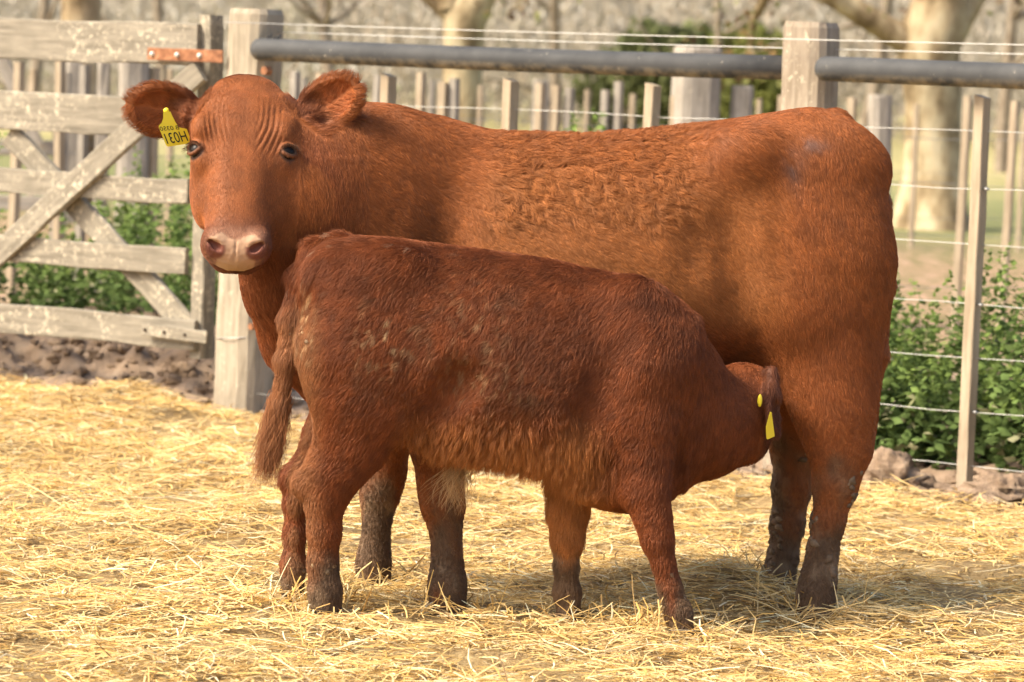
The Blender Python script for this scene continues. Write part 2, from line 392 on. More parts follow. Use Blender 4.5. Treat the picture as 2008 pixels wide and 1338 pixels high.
    def fn(x, y, z):
        e = [HM[i, 0] * (x - HA[0]) + HM[i, 1] * (y - HA[1]) + HM[i, 2] * (z - HA[2]) for i in range(3)]
        hw, tp, bt, pt, pb = [np.interp(e[0], xs, c) for c in cs]
        zw = bt + (tp - bt) * .52; dz = e[2] - zw; hz = np.where(dz > 0, tp - zw, zw - bt); p = np.where(dz > 0, pt, pb)
        q = (np.abs(e[1] / hw) ** p + np.abs(dz / hz) ** p) ** (1 / p)
        return np.maximum((q - 1) * np.minimum(hw, hz) * .9, np.maximum(xs[0] - e[0], e[0] - xs[-1]))
    c_ = hp(.2, 0, -.04); Fd.union(c_ - .36, c_ + .36, fn, .05)
    for sg in (-1, 1):
        Fd.ball(hp(.094, sg * .100, .044), (.034, .024, .026), .025, HM)      # brow
        Fd.ball(hp(.156, sg * .092, .006), (.045, .028, .036), .03, HM)       # orbit
        Fd.ball(hp(.205, sg * .082, -.062), (.10, .040, .062), .035, HM)      # cheek
        Fd.ball(hp(.390, sg * .050, .016), (.034, .029, .034), .02, HM)       # nostril wing
        Ec, en, es = eye_frame(sg, Fd); Fd.ball(Ec + en * .0125, (.0165,) * 3, .004, cut=True)
        for up_, rl in ((.74, .0046), (-.62, .0038)):                         # lids
            arc = [(Ec + .0228 * unit(en * math.cos(u_ * 1.1) * math.cos(el) + es * math.sin(u_ * 1.1) - HL * math.sin(el)), rl, rl) for u_ in np.linspace(-1, 1, 7) for el in (up_ * (1 - u_ * u_),)]
            Fd.chain(arc, .006)
        ca, sa = math.cos(.5), math.sin(.5); NR = np.stack([HL * ca + sg * HW * sa, HW * ca - sg * HL * sa, HN])
        Fd.ball(hp(.411, sg * .046, .041), (.0090, .0145, .018), .006, NR, cut=True); Fd.ball(hp(.401, sg * .058, .036), (.006, .010, .010), .006, NR, cut=True)
        Fd.ball(hp(.408, sg * .025, -.048), (.028, .028, .018), .02, HM)            # lower lip
    for u_ in np.linspace(.40, .44, 6): Fd.ball(hp(u_, 0, .047 - (u_ - .40) * .9), (.006, .0010, .004), .004, HM, cut=True)
    Fd.ball(hp(.415, 0, -.026), (.03, .062, .0032), .006, HM, cut=True)       # mouth
    Fd.ball(hp(-.050, 0, .0), (.028, .07, .03), .03, HM)                     # poll
    ear(Fd, P(392, 228, 8.10), P(252, 204, 8.06), np.array([.25, 0, -.1]), .172, .066, .02, .013)
    ear(Fd, P(586, 244, 8.10), P(698, 168, 8.08), np.array([-.40, 0, -.05]), .172, .064, .02, .013)

h0 = .009
HLO = np.array([P(238, 200, 8.0)[0], 7.70, P(480, 545, 7.9)[2]]); HHI = np.array([P(705, 200, 8.0)[0], 8.135, P(480, 120, 8.1)[2]])
headF = Field(HLO - .03, HHI + .03, .0034); cow_shape(headF)
cowF = Field((-.95, 7.65, -.05), (1.08, 8.85, 1.52), h0); cowF.slim = .007; cow_shape(cowF)
cv, cf = box_join(cowF.surface(), headF.surface(), HLO, HHI)
keep = cv[:, 2] > -.04
cv = relax(cv, cf, 2); del cowF, headF; EAR_COW_ = list(EAR_C)
cN = vnormals(cv, cf)
_e = (cv - HA) @ HM.T; _t, _w, _n = _e.T; cow_pad = (_t > .39) * (np.abs(_w) < .06) * (_n > -.02) * (cv[:, 1] < 8.1); _a = np.abs(_w)       # folds of skin above the eyes
_env = sstep(.0, .05, _t) * (.9) * sstep(.185, .13, _t) * sstep(.028, .045, _a) * sstep(.105, .085, _a) * (_n > -.01) * (cv[:, 1] < 8.14)
_ph = (_a - .16 * (.13 - _t) + 2.0 * (_t - .08) ** 2 + .004 * noise(cv, 22, 77)) / (.0135 + .001 * np.sign(_w)) * 2 * math.pi
cv = cv + cN * (cow_pad * noise(cv, 130, 79) * .0009)[:, None]
cv = cv + cN * (_env * (.0021 * np.sin(_ph) * (.65 + .6 * noise(cv, 18, 78)) - .0008))[:, None]
cN = vnormals(cv, cf)

def head_coords(p): return (p - HA) @ HM.T
def cow_muzzle(p):                              # bare pale nose pad
    e = head_coords(p); t, w_, n_ = e.T
    edge = .390 + .005 * noise(p, 60, 5) - .010 * np.exp(-((np.abs(w_) - .035) / .014) ** 2)
    side = .062 - .50 * np.clip(t - .402, 0, .1) + .003 * noise(p, 70, 6)
    m = sstep(edge - .004, edge + .006, t) * sstep(-.026, -.016, n_) * sstep(side + .005, side - .005, np.abs(w_))
    return m * (t < .52)
def in_head(p): return (np.abs(head_coords(p)[:, 1]) < .14) & (head_coords(p)[:, 0] > -.08) & (head_coords(p)[:, 2] > -.09) & (p[:, 1] < 8.14)
def cow_color(p, n_=None):
    px, py = pix(p); base = np.tile(np.array([.250, .076, .0185]), (len(p), 1))
    base = base * (1 + .09 * fbm(p, 6, 40)[:, None] + .08 * fbm(p, 20, 43)[:, None])
    bk = sstep(930, 1000, px) * sstep(1420, 1320, px) * sstep(460, 420, py + 25 * fbm(p, 9, 9)) * (p[:, 1] < 8.45)   # sun-bleached woolly back
    base = mixc(base, (.33, .112, .028), bk * .6)
    nz = 60 * fbm(p, 5, 44)
    base = mixc(base, (.345, .130, .036), sstep(880, 1060, px + nz) * sstep(1600, 1440, px + nz) * sstep(300, 400, py + nz) * sstep(690, 600, py) * .55)
    base = mixc(base, (.165, .044, .013), sstep(740, 610, px) * sstep(230, 300, py) * (p[:, 1] > 8.0) * ~in_head(p) * .65)  # neck darkened: the head's shade painted into the coat
    base = mixc(base, (.20, .055, .015), sstep(560, 680, py + nz) * sstep(1750, 1690, px + .3 * nz) * (p[:, 2] > .4) * .35)  # lower body darker, shading put into the coat colour
    e = head_coords(p); hd = in_head(p)
    base = np.where(hd[:, None], base * (1 + .22 * fbm(p, 16, 48) + .12 * fbm(p * np.array([1.5, 1, .5]), 50, 49))[:, None], base); base = mixc(base, (.17, .055, .020), hd * np.exp(-((e[:, 0] - .03) / .05) ** 2 - ((e[:, 1] + .015) / .03) ** 2) * .45)
    m = (sstep(.31, .37, e[:, 0]) * hd * .6); base = mixc(base, (.12, .045, .025), m)
    mz = cow_muzzle(p) * hd; base = mixc(base, (.36, .18, .105), hd * sstep(.350, .384, e[:, 0]) * sstep(.08, .05, np.abs(e[:, 1])) * (e[:, 2] > -.02) * .8)
    base = mixc(base, (.50, .305, .185), mz); base = mixc(base, (.60, .41, .265), mz * sstep(.0, .5, fbm(p, 22, 31)) * .6)
    base = mixc(base, (.40, .23, .08), mz * sstep(.428, .45, e[:, 0]) * .7)
    for sg in (-1, 1): base = mixc(base, (.20, .07, .045), sstep(.030, .020, np.linalg.norm(p - hp(.412, sg * .047, .028), axis=1)) * (head_coords(p)[:, 2] < .040))
    for sg in (-1, 1): base = mixc(base, (.085, .042, .024), sstep(.0300, .0245, np.linalg.norm(p - eye_frame(sg)[0], axis=1)))
    scr = np.exp(-((px - 1560) / 22) ** 2 - ((py - 335) / 32) ** 2) + .8 * np.exp(-((px - 1590) / 30) ** 2 - ((py - 285) / 14) ** 2)    # rubbed grey patch
    base = mixc(base, (.14, .10, .09), np.clip(scr * (.55 + .7 * noise(p, 45, 2)), 0, .6))
    for c, M, ln, wd in EAR_COW_:
        q_ = (p - c) @ M.T; base = mixc(base, (.16, .05, .02), sstep(.01, -.06, q_[:, 0]) * (np.abs(q_[:, 1]) < wd) * (np.abs(q_[:, 2]) < .04) * (q_[:, 0] > -ln * .5) * .7); base = mixc(base, (.40, .12, .035), (q_[:, 0] > -.01) * ((np.abs(q_[:, 0] / (ln * .42)) ** 2 + np.abs(q_[:, 1] / (wd * .72)) ** 2) < 1) * (np.abs(q_[:, 2]) < .04) * .8)  # darker ear base; orange glow of sun through the ear painted in
    mud = sstep(.0, .55, (np.where(px > 1450, .42, .32) - p[:, 2]) / .34 + .75 * fbm(p * np.array([1, 1, .55]), 13, 60)) * sstep(.52, .40, p[:, 2]) * .92
    mudc = mixc(np.tile(np.array([.115, .072, .040]), (len(p), 1)), (.25, .175, .105), sstep(.05, .5, fbm(p, 22, 66)) * .8)
    base = mixc(base, (0, 0, 0), np.zeros(len(p))); mm = np.clip(mud, 0, .95)[:, None]
    return base * (1 - mm) + mudc * mm
def EAR_C_(): return EAR_COW_
def cow_zone(p, n_):
    px, py = pix(p); N_ = len(p); e = head_coords(p); hd = in_head(p); leg = sstep(.62, .45, p[:, 2])
    L = np.full(N_, .018); L = L + .010 * sstep(930, 1000, px) * sstep(1420, 1320, px) * sstep(470, 400, py)
    L = L * (1 - .55 * leg); L = np.where(hd, .007, L)
    ears = np.zeros(N_, bool)
    for c, M, ln, wd in EAR_C:
        q = (p - c) @ M.T; ears |= (np.abs(q[:, 0]) < ln * .6) & (np.abs(q[:, 1]) < wd * 1.1) & (np.abs(q[:, 2]) < .05)
    rim = np.zeros(N_, bool)
    for c, M, ln, wd in EAR_C_():
        q = (p - c) @ M.T; rim |= ears & ((np.abs(q[:, 1]) > wd * .72) | (q[:, 0] > ln * .38))
    L = np.where(ears, np.where(rim, .021, .014), L); L = L * (1 - .95 * cow_muzzle(p) * hd)
    back = sstep(1480, 1620, px); flow = np.stack([.75 - .35 * back, np.zeros(N_), -.65 - .6 * back], 1)
    flow = np.where((px < 720)[:, None], np.array([.25, 0, -1]), flow)
    flow = flow * (1 - leg[:, None]) + np.array([.12, 0, -1]) * leg[:, None]
    flow = np.where(hd[:, None], HL * .9 + np.array([0, 0, 0]), flow)
    for c, M, ln, wd in EAR_C:
        q = (p - c) @ M.T; m = (np.abs(q[:, 0]) < ln * .6) & (np.abs(q[:, 1]) < wd * 1.1) & (np.abs(q[:, 2]) < .05)
        flow = np.where(m[:, None], M[0] + .6 * M[1] * np.sign(q[:, 1])[:, None], flow)
    wool = sstep(930, 1000, px) * sstep(1420, 1300, px) * sstep(470, 410, py + 20 * fbm(p, 9, 9))
    return dict(length=L, lift=np.where(hd, .25, .30) + .35 * wool + .10 * ears + .25 * rim + .45 * sstep(.34, .2, p[:, 2]), flow=unit(flow), clump=np.where(hd, .05, .22 + .28 * wool + .35 * leg), wobble=np.where(hd, .10, .16 + .75 * wool + .5 * leg), curl=.03 + .17 * wool,
                thick=np.where(hd | ears, .8, 1.))
def cow_density(V):
    hd = in_head(V); d = np.ones(len(V))
    for c, M, ln, wd in EAR_COW_:
        q_ = (V - c) @ M.T; d = d * np.where(((np.abs(q_[:, 0] / (ln * .42)) ** 2 + np.abs(q_[:, 1] / (wd * .72)) ** 2) < 1) & (np.abs(q_[:, 2]) < .04), .8, 1)
    d = d * np.where(V[:, 1] > 8.42, .25, 1.) * np.where(hd, 2.2, 1.) * np.where(V[:, 2] < .5, 1.5, 1.); d = d * (1 - cow_muzzle(V) * hd * .97)
    for sg in (-1, 1): d = d * np.where(np.linalg.norm(V - eye_frame(sg)[0], axis=1) < .0275, .02, 1)
    return d
cow = empty('cow', (float(cv[:, 0].mean()), 8.33, 0))
tag(cow, 'large red-brown cow turning its head to the camera, yellow tag in one ear', 'cow')
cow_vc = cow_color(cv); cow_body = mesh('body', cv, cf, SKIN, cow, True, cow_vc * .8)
for sg in (-1, 1):
    Ec, en, es = eye_frame(sg); uv_ball('eye', Ec, (.0215,) * 3, EYE, cow, None, 24, 16)
    if FUR:
        n = 90; t_ = rng.uniform(-.9, .9, (n, 1)); el = .74 * (1 - t_ ** 2); r0 = Ec + .0265 * unit(en * np.cos(t_ * 1.1) * np.cos(el) + es * np.sin(t_ * 1.1) - HL * np.sin(el)); d_ = unit(en * .9 + es * t_ * .7 + HL * .15 + rng.normal(0, .15, (n, 3))); s = np.linspace(0, 1, 5)[None, :, None]
        strands('eyelashes', r0[:, None] + (d_ * rng.uniform(.010, .019, (n, 1)))[:, None] * s + HL * .006 * s * s, np.full(n, .0004), np.tile(np.array([.09, .04, .02]), (n, 1)), HAIR, cow)
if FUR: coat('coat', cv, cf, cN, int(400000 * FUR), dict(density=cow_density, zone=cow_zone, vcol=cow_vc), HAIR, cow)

# ------------------------------------------------------------------ the calf
def calf_shape(Fd):
    yc = lambda x: np.interp(x, [600, 1300, 1420], [7.94, 7.91, 7.95])
    S = [(610, 560, 690, .04), (630, 500, 735, .08), (658, 478, 770, .112), (710, 470, 810, .14), (790, 474, 838, .155), (880, 484, 880, .168), (1000, 500, 897, .175), (1100, 515, 915, .17), (1190, 538, 950, .155), (1255, 566, 965, .135), (1305, 618, 960, .105), (1345, 690, 930, .06)]
    rows = []
    for x, t, b_, hw in S:
        Y = yc(x); p1 = P(x, t, Y); p2 = P(x, b_, Y); rows.append((p1[0], p1[2], p2[2], hw, Y, .42, np.interp(x, [600, 1000, 1250], [2.1, 2.0, 1.7]), 2.0))
    Fd.loft(rows, .03)
    Pn = lambda x, y, o: P(x, y, yc(x) + o)
    Fd.ball(Pn(775, 525, -.09), (.05, .03, .035), .08); Fd.ball(Pn(775, 525, .09), (.05, .03, .035), .08)
    Fd.ball(Pn(640, 540, -.06), (.04, .035, .04), .05)
    for s_, nm in ((-1, 0), (1, 1)):
        Fd.chain([(Pn(690, 580, s_ * .07), .105, .07), (Pn(705, 700, s_ * .085), .12, .07), (Pn(712, 790, s_ * .09), .11, .064)], .06)
    Fd.chain([(Pn(712, 790, -.09), .11, .064), (P(690, 868, 7.855), .082, .055), (P(652, 930, 7.86), .066, .047), (P(636, 985, 7.865), .047, .038), (P(636, 1045, 7.87), .040, .034), (P(633, 1105, 7.875), .037, .032), (P(637, 1160, 7.875), .040, .036), (P(642, 1218, 7.87), .043, .038)], .03)
    Fd.chain([(Pn(700, 790, .09), .10, .064), (P(645, 860, 8.02), .062, .048), (P(598, 925, 8.025), .042, .038), (P(580, 985, 8.025), .034, .034), (P(578, 1050, 8.025), .031, .030), (P(575, 1110, 8.02), .033, .032), (P(572, 1195, 8.015), .040, .036)], .03)
    Fd.chain([(Pn(1240, 620, -.06), .09, .05), (Pn(1250, 720, -.085), .11, .065), (Pn(1258, 830, -.09), .082, .058), (P(1262, 905, 7.815), .064, .052), (P(1266, 965, 7.80), .055, .045), (P(1281, 1020, 7.79), .043, .039), (P(1290, 1062, 7.785), .039, .037), (P(1302, 1110, 7.78), .029, .029), (P(1313, 1152, 7.78), .030, .031), (P(1329, 1200, 7.775), .034, .034), (P(1342, 1258, 7.77), .036, .036)], .03)
    Fd.chain([(Pn(1225, 700, .08), .10, .06), (P(1160, 850, 7.99), .07, .055), (P(1120, 945, 8.0), .055, .046), (P(1114, 1005, 8.0), .049, .042), (P(1113, 1058, 8.0), .039, .037), (P(1110, 1110, 8.0), .029, .029), (P(1112, 1158, 8.0), .031, .031), (P(1117, 1220, 7.995), .036, .036)], .03)
    for a_, b_, o_ in (((1228, 640), (1150, 850), -.222), ((905, 745), (835, 850), -.222)):
        for u_ in np.linspace(0, 1, 7): Fd.ball(Pn(a_[0] + (b_[0] - a_[0]) * u_, a_[1] + (b_[1] - a_[1]) * u_, o_), (.045, .072, .045), .05, cut=True)
    Fd.ball(P(597, 948, 7.865), (.028, .024, .032), .02); Fd.ball(P(566, 940, 8.025), (.024, .022, .03), .02)
    # brisket, neck, head pushed up to the udder
    Fd.ball(Pn(1225, 950, 0), (.11, .085, .06), .06)
    Fd.chain([(Pn(1250, 740, 0), .20, .11), (P(1335, 818, 7.97), .148, .095), (P(1392, 832, 8.03), .108, .085), (P(1438, 818, 8.08), .098, .082)], .055)
    Fd.chain([(P(1436, 812, 8.08), .104, .085), (P(1450, 806, 8.16), .078, .08), (P(1460, 787, 8.25), .062, .062), (P(1470, 770, 8.33), .050, .05)], .04)
    Fd.ball(P(1462, 745, 8.12), (.06, .06, .04), .04)
    Fd.ball(P(1458, 872, 8.10), (.05, .05, .045), .04)
    # near ear: seen nearly edge on, hanging
    ear(Fd, P(1514, 752, 8.03), P(1520, 872, 7.955), np.array([1.7, 0, .1]), .130, .036, .011, .008); Fd.chain([(P(1478, 778, 8.07), .026, .026), (P(1510, 780, 8.02), .016, .016)], .03)
    # tail
    Fd.chain([(Pn(668, 480, 0), .028, .028), (Pn(622, 492, 0), .026, .026), (Pn(590, 540, -.02), .023, .023), (Pn(572, 620, -.04), .021, .021), (Pn(562, 700, -.05), .019, .019), (Pn(550, 790, -.05), .018, .018), (Pn(540, 840, -.05), .014, .014)], .02)
EAR_COW = list(EAR_C)
calfF = Field((-.68, 7.60, -.05), (.80, 8.46, 1.10), .0065); calfF.slim = .009; EAR_C.clear(); calf_shape(calfF); EAR_CALF = list(EAR_C)
kv, kf = calfF.surface(); del calfF
kv = relax(kv, kf, 2); kN = vnormals(kv, kf)
def calf_color(p, n_=None):
    px, py = pix(p); base = np.tile(np.array([.190, .052, .0135]), (len(p), 1)) * (1 + .18 * fbm(p, 7, 80)[:, None] + .14 * fbm(p, 24, 83)[:, None])
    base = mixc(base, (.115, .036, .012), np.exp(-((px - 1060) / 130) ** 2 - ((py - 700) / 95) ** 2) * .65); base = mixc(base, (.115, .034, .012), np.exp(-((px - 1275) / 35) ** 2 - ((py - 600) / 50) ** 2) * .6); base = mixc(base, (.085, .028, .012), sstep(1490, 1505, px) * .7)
    belly = sstep(790, 890, py + 40 * fbm(p, 12, 91)) * sstep(1230, 1120, px) * sstep(760, 830, px)
    base = mixc(base, (.44, .17, .046), belly * .9)
    rear = sstep(655, 600, px) * sstep(560, 640, py); base = mixc(base, (.36, .17, .07), rear * .55 * (p[:, 1] < 8.0))
    muddy = sstep(.05, .4, fbm(p, 11, 95)) * sstep(680, 780, px) * sstep(1150, 1000, px) * sstep(520, 640, py) * sstep(830, 780, py)
    base = mixc(base, (.10, .05, .025), muddy * .6)
    spot = (np.exp(-((px - 760) / 50) ** 2 - ((py - 670) / 60) ** 2) * 1.2 + np.exp(-((px - 930) / 60) ** 2 - ((py - 640) / 90) ** 2) * .45 + np.exp(-((px - 960) / 80) ** 2 - ((py - 760) / 50) ** 2) * .5 + np.exp(-((px - 605) / 18) ** 2 - ((py - 640) / 80) ** 2)) * (p[:, 1] < 8)
    base = mixc(base, (.50, .34, .17), sstep(.30, .50, noise(p * np.array([1.6, 1.6, .8]), 75, 97)) * np.clip(spot, 0, 1) * .85)
    base = mixc(base, (.55, .42, .27), sstep(.80, .88, noise(p, 95, 98)) * sstep(1000, 700, px) * sstep(620, 500, py) * .8)
    mud = sstep(.0, .55, (.25 - p[:, 2]) / .25 + .75 * fbm(p * np.array([1, 1, .55]), 15, 62)) * sstep(.40, .28, p[:, 2]) * .9
    mudc = mixc(np.tile(np.array([.120, .076, .042]), (len(p), 1)), (.28, .20, .12), sstep(.05, .5, fbm(p, 20, 68)) * .7)
    mud = np.maximum(mud, sstep(.13, .07, p[:, 2] + .05 * fbm(p, 16, 64)) * .9); mudc = mixc(mudc, (.055, .042, .032), sstep(.06, .045, p[:, 2]))
    mm = np.clip(mud, 0, .92)[:, None]; return base * (1 - mm) + mudc * mm
def calf_zone(p, n_):
    px, py = pix(p); N_ = len(p); leg = sstep(.40, .26, p[:, 2]); head = sstep(1400, 1450, px)
    L = np.full(N_, .022) + .018 * sstep(800, 870, py) * sstep(1230, 1100, px) * sstep(760, 830, px) + .008 * sstep(560, 470, py)
    L = L * (1 - .5 * leg) * (1 - .5 * head); L = np.where((px > 1500) & (p[:, 1] < 8.06), .018, L)
    tailm = (px < np.interp(py, [470, 560, 640, 760], [660, 606, 590, 575])) & (py < 900)
    flow = np.stack([-.55 + .4 * sstep(1150, 1350, px), np.zeros(N_), -.8 * np.ones(N_)], 1)
    flow = flow * (1 - leg[:, None]) + np.array([0, 0, -1.]) * leg[:, None]
    flow = np.where(tailm[:, None], np.array([-.25, 0, -1.]), flow); L = np.where(tailm, .036, L)
    rough = sstep(500, 620, py) * sstep(850, 800, py) * sstep(640, 760, px) * sstep(1250, 1100, px)
    return dict(length=L, lift=.42 + .2 * sstep(800, 870, py) * (1 - leg) + .3 * leg, flow=unit(flow), clump=.28 + .25 * rough + .3 * leg, wobble=.18 + .25 * rough, curl=.05 + .06 * rough, thick=np.ones(N_))
def calf_density(V): return np.where(V[:, 1] > 8.0, .3, 1.) * np.where(V[:, 2] < .35, 1.5, 1.)
calf = empty('calf', (float(kv[:, 0].mean()), 7.92, 0))
tag(calf, 'dark red suckling calf standing in front of the cow with its head under the flank', 'calf')
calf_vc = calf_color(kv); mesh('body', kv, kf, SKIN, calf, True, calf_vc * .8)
if FUR:
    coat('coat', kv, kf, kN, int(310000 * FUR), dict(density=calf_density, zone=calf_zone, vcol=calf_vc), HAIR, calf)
    px, py = pix(kv); wv = sstep(800, 885, py + 20 * noise(kv, 18, 31)) * sstep(770, 860, px) * sstep(1230, 1120, px) * (kv[:, 1] < 7.98) * (kv[:, 2] > .36)
    n = int(24000 * FUR); R0, Nn, _t1, _t2 = scatter(kv, kf, kN, n, wv); ncl = 1500; ci = rng.choice(n, ncl, replace=False); kd = KDTree(ncl)
    for j_, q_ in enumerate(ci): kd.insert(R0[q_], j_)
    kd.balance(); nr = np.fromiter((kd.find(q_)[1] for q_ in R0), int, n); cdir = rng.normal(0, .16, (ncl, 3)) + np.array([-.15, -.03, -1]); clen = rng.uniform(.028, .052, ncl); ry_ = sstep(800, 880, pix(R0)[1]); cdir = cdir + .35 * np.stack([noise(R0[ci], 9, 33), 0 * clen, 0 * clen], 1)
    s = np.linspace(0, 1, 6)[None, :, None]; pts = R0[:, None] + (unit(cdir[nr] + rng.normal(0, .09, (n, 3))) * (clen[nr] * rng.uniform(.5, 1.15, n) * (.55 + .45 * ry_))[:, None])[:, None] * s + ((R0[ci][nr] - R0) * .45)[:, None] * s ** 1.2 + Nn[:, None] * .007 * np.sin(s * 2.6)
    strands('belly_fringe', pts, np.full(n, .00042), calf_color(R0) * rng.uniform(.7, 1.25, (n, 1)) * rng.uniform(.85, 1.12, (ncl, 1))[nr], HAIR, calf)
    n = int(260 * FUR); r0 = P(900, 918, 7.93) + rng.normal(0, 1, (n, 3)) * np.array([.018, .012, .010]); cl = rng.integers(0, 7, n); cdir = rng.normal(0, .25, (7, 3)) + np.array([.02, 0, -1])
    pts = r0[:, None] + (unit(cdir[cl] + rng.normal(0, .06, (n, 3))) * rng.uniform(.04, .115, (n, 1)))[:, None] * s + np.array([.01, 0, 0]) * np.sin(s * 4 + cl[:, None, None]); strands('belly_tuft', pts, np.full(n, .00045), np.array([.50, .30, .13]) * rng.uniform(.6, 1.2, (n, 1)), HAIR, calf)
    # tail switch
    n = int(3200 * FUR); a = P(551, 770, 7.89); b_ = P(536, 860, 7.89); u = rng.random((n, 1)); r0 = a + (b_ - a) * u + rng.normal(0, .008, (n, 3))
    d = unit(np.array([-.17, 0, -1]) + rng.normal(0, .055, (n, 3))); ln = rng.uniform(.05, .125, (n, 1)) ; s = np.linspace(0, 1, 6)[None, :, None]
    cl = rng.integers(0, 26, n); cdir = rng.normal(0, .07, (26, 3)); d = unit(d + cdir[cl])
    pts = r0[:, None] + (d * ln)[:, None] * s + np.array([.012, 0, 0]) * np.sin(s * 3 + cl[:, None, None])
    strands('tail_switch', pts, np.full(n, .0006), calf_color(r0) * rng.uniform(.75, 1.25, (n, 1)), HAIR, calf)

# ------------------------------------------------------------------ ear tags and dried mud
def plate(name, pxs, Y, thick, mat, parent, tilt=(0, 0)):
    c = np.mean(pxs, 0); pts = [P(x, y, Y + tilt[0] * (x - c[0]) + tilt[1] * (y - c[1])) for x, y in pxs]; n = len(pts); d = np.array([0, thick, 0])
    v = pts + [p_ + d for p_ in pts]; f = [tuple(range(n))[::-1], tuple(range(n, 2 * n))] + [(k, (k + 1) % n, n + (k + 1) % n, n + k) for k in range(n)]
    return mesh(name, v, f, mat, parent)
TAG = [(320, 219), (334, 219), (337, 226), (344, 240), (351, 250), (365, 253), (367, 255), (374, 275), (372, 280), (368, 282), (330, 288), (327, 287), (325, 284), (311, 249), (312, 246), (317, 241), (320, 232)]
ty = 8.028; tg = plate('ear_tag', TAG, ty, .0025, TAGY, cow, (.0006, 0)); tg['label'] = 'yellow ear tag printed H031, seen reversed'
def lettering(txt, o, u, v_, parent):             # reversed print on the tag face: u runs to the left
    cu = bpy.data.curves.new('t', 'FONT'); cu.body = txt; ob = bpy.data.objects.new('t', cu); col.objects.link(ob); dg = bpy.context.evaluated_depsgraph_get(); me = ob.evaluated_get(dg).to_mesh()
    co = np.array([q_.co[:2] for q_ in me.vertices]); fs = [tuple(p_.vertices) for p_ in me.polygons]; ob.evaluated_get(dg).to_mesh_clear(); bpy.data.objects.remove(ob); bpy.data.curves.remove(cu)
    co = (co - co.min(0)) / (co.max(0) - co.min(0)); c = np.mean(TAG, 0)
    px = np.array(o) + co[:, :1] * np.array(u) + co[:, 1:] * np.array(v_)
    vv = [P(x, y, ty + .0006 * (x - c[0]) - .0012) for x, y in px]
    o_ = mesh('lettering', vv, fs, TAGINK, None); o_.parent = parent; o_.matrix_parent_inverse = (parent.parent.matrix_basis @ parent.matrix_parent_inverse @ parent.matrix_basis).inverted()
if True:
    bpy.context.view_layer.update()
    lettering('H031', (369.5, 276.5), (-41, 6), (-8, -20), tg); lettering('B 0350', (352, 254), (-37, 3), (-3, -8), tg)
tube_pin = uv_ball('tag_stud', P(326, 217, 8.035), (.007, .005, .007), TAGY, cow)
plate('ear_tag', [(1510, 808), (1513, 809), (1519, 853), (1519, 856), (1505, 862), (1503, 860), (1502, 837)], 7.895, .003, TAGY, calf, (.0015, .0003))['label'] = 'yellow flag tag hanging edge on from the ear'
uv_ball('tag_stud', P(1490, 786, 7.972), (.006, .006, .0155), TAGY, calf)
def crust(name, V, N, w_, n, rr, cols, parent):
    pick = rng.choice(len(V), n, p=w_ / w_.sum()); k = 7; Vv = []; Ff = []; cc = []
    p0 = V[pick]; nn = N[pick]; t = unit(np.cross(nn, rng.normal(0, 1, (n, 3)))); b_ = np.cross(nn, t); r = rng.uniform(*rr, n); cl = np.array(cols)[rng.integers(0, len(cols), n)] * rng.uniform(.75, 1.2, (n, 1))
    an = np.arange(k) * 2 * math.pi / k; jr = rng.uniform(.6, 1.25, (n, k)); hgt = rng.uniform(.002, .004, n)
    ring = p0[:, None] + (t[:, None] * np.cos(an)[None, :, None] + b_[:, None] * np.sin(an)[None, :, None] * 1.25) * (r[:, None] * jr)[..., None]
    lo = ring - nn[:, None] * .004; hi = p0[:, None] + (ring - p0[:, None]) * .86 + nn[:, None] * (hgt[:, None] * rng.uniform(.7, 1.1, (n, k)))[..., None]; top = (p0 + nn * (hgt * 1.1)[:, None])[:, None]
    v = np.concatenate([lo, hi, top], 1).reshape(-1, 3); b0 = np.arange(n)[:, None] * (2 * k + 1); f = []
    for q_ in range(k):
        a, c = q_, (q_ + 1) % k; f += [b0 + np.array([[a, c, k + c]]), b0 + np.array([[a, k + c, k + a]]), b0 + np.array([[k + a, k + c, 2 * k]])]
    o = mesh(name, v, np.concatenate(f), MUD, parent, True, np.repeat(cl, 2 * k + 1, 0)); o['kind'] = 'stuff'; return o
MUD = attr_mat('dried_mud', .95, .1)
px, py = pix(cv); z = cv[:, 2]; fr = (cN[:, 1] < .5)
wgt = sstep(.45, .36, z) * sstep(.06, .12, z) * fr * (px > 1450) * sstep(.12, .40, fbm(cv, 9, 700)) + 1e-9
crust('mud_crust', cv, cN, wgt, 70, (.005, .012), [(.17, .115, .075), (.13, .09, .058), (.20, .14, .09)], cow)
px, py = pix(kv); z = kv[:, 2]; fr = (kN[:, 1] < .3)
wgt = (np.exp(-((px - 585) / 22) ** 2 - ((py - 690) / 90) ** 2) * 1.6 + .5 * sstep(.28, .1, z)) * fr * sstep(.0, .35, fbm(kv, 14, 701)) + 1e-9
crust('mud_crust', kv, kN, wgt, 80, (.003, .007), [(.30, .21, .115), (.24, .165, .095), (.17, .12, .075)], calf)
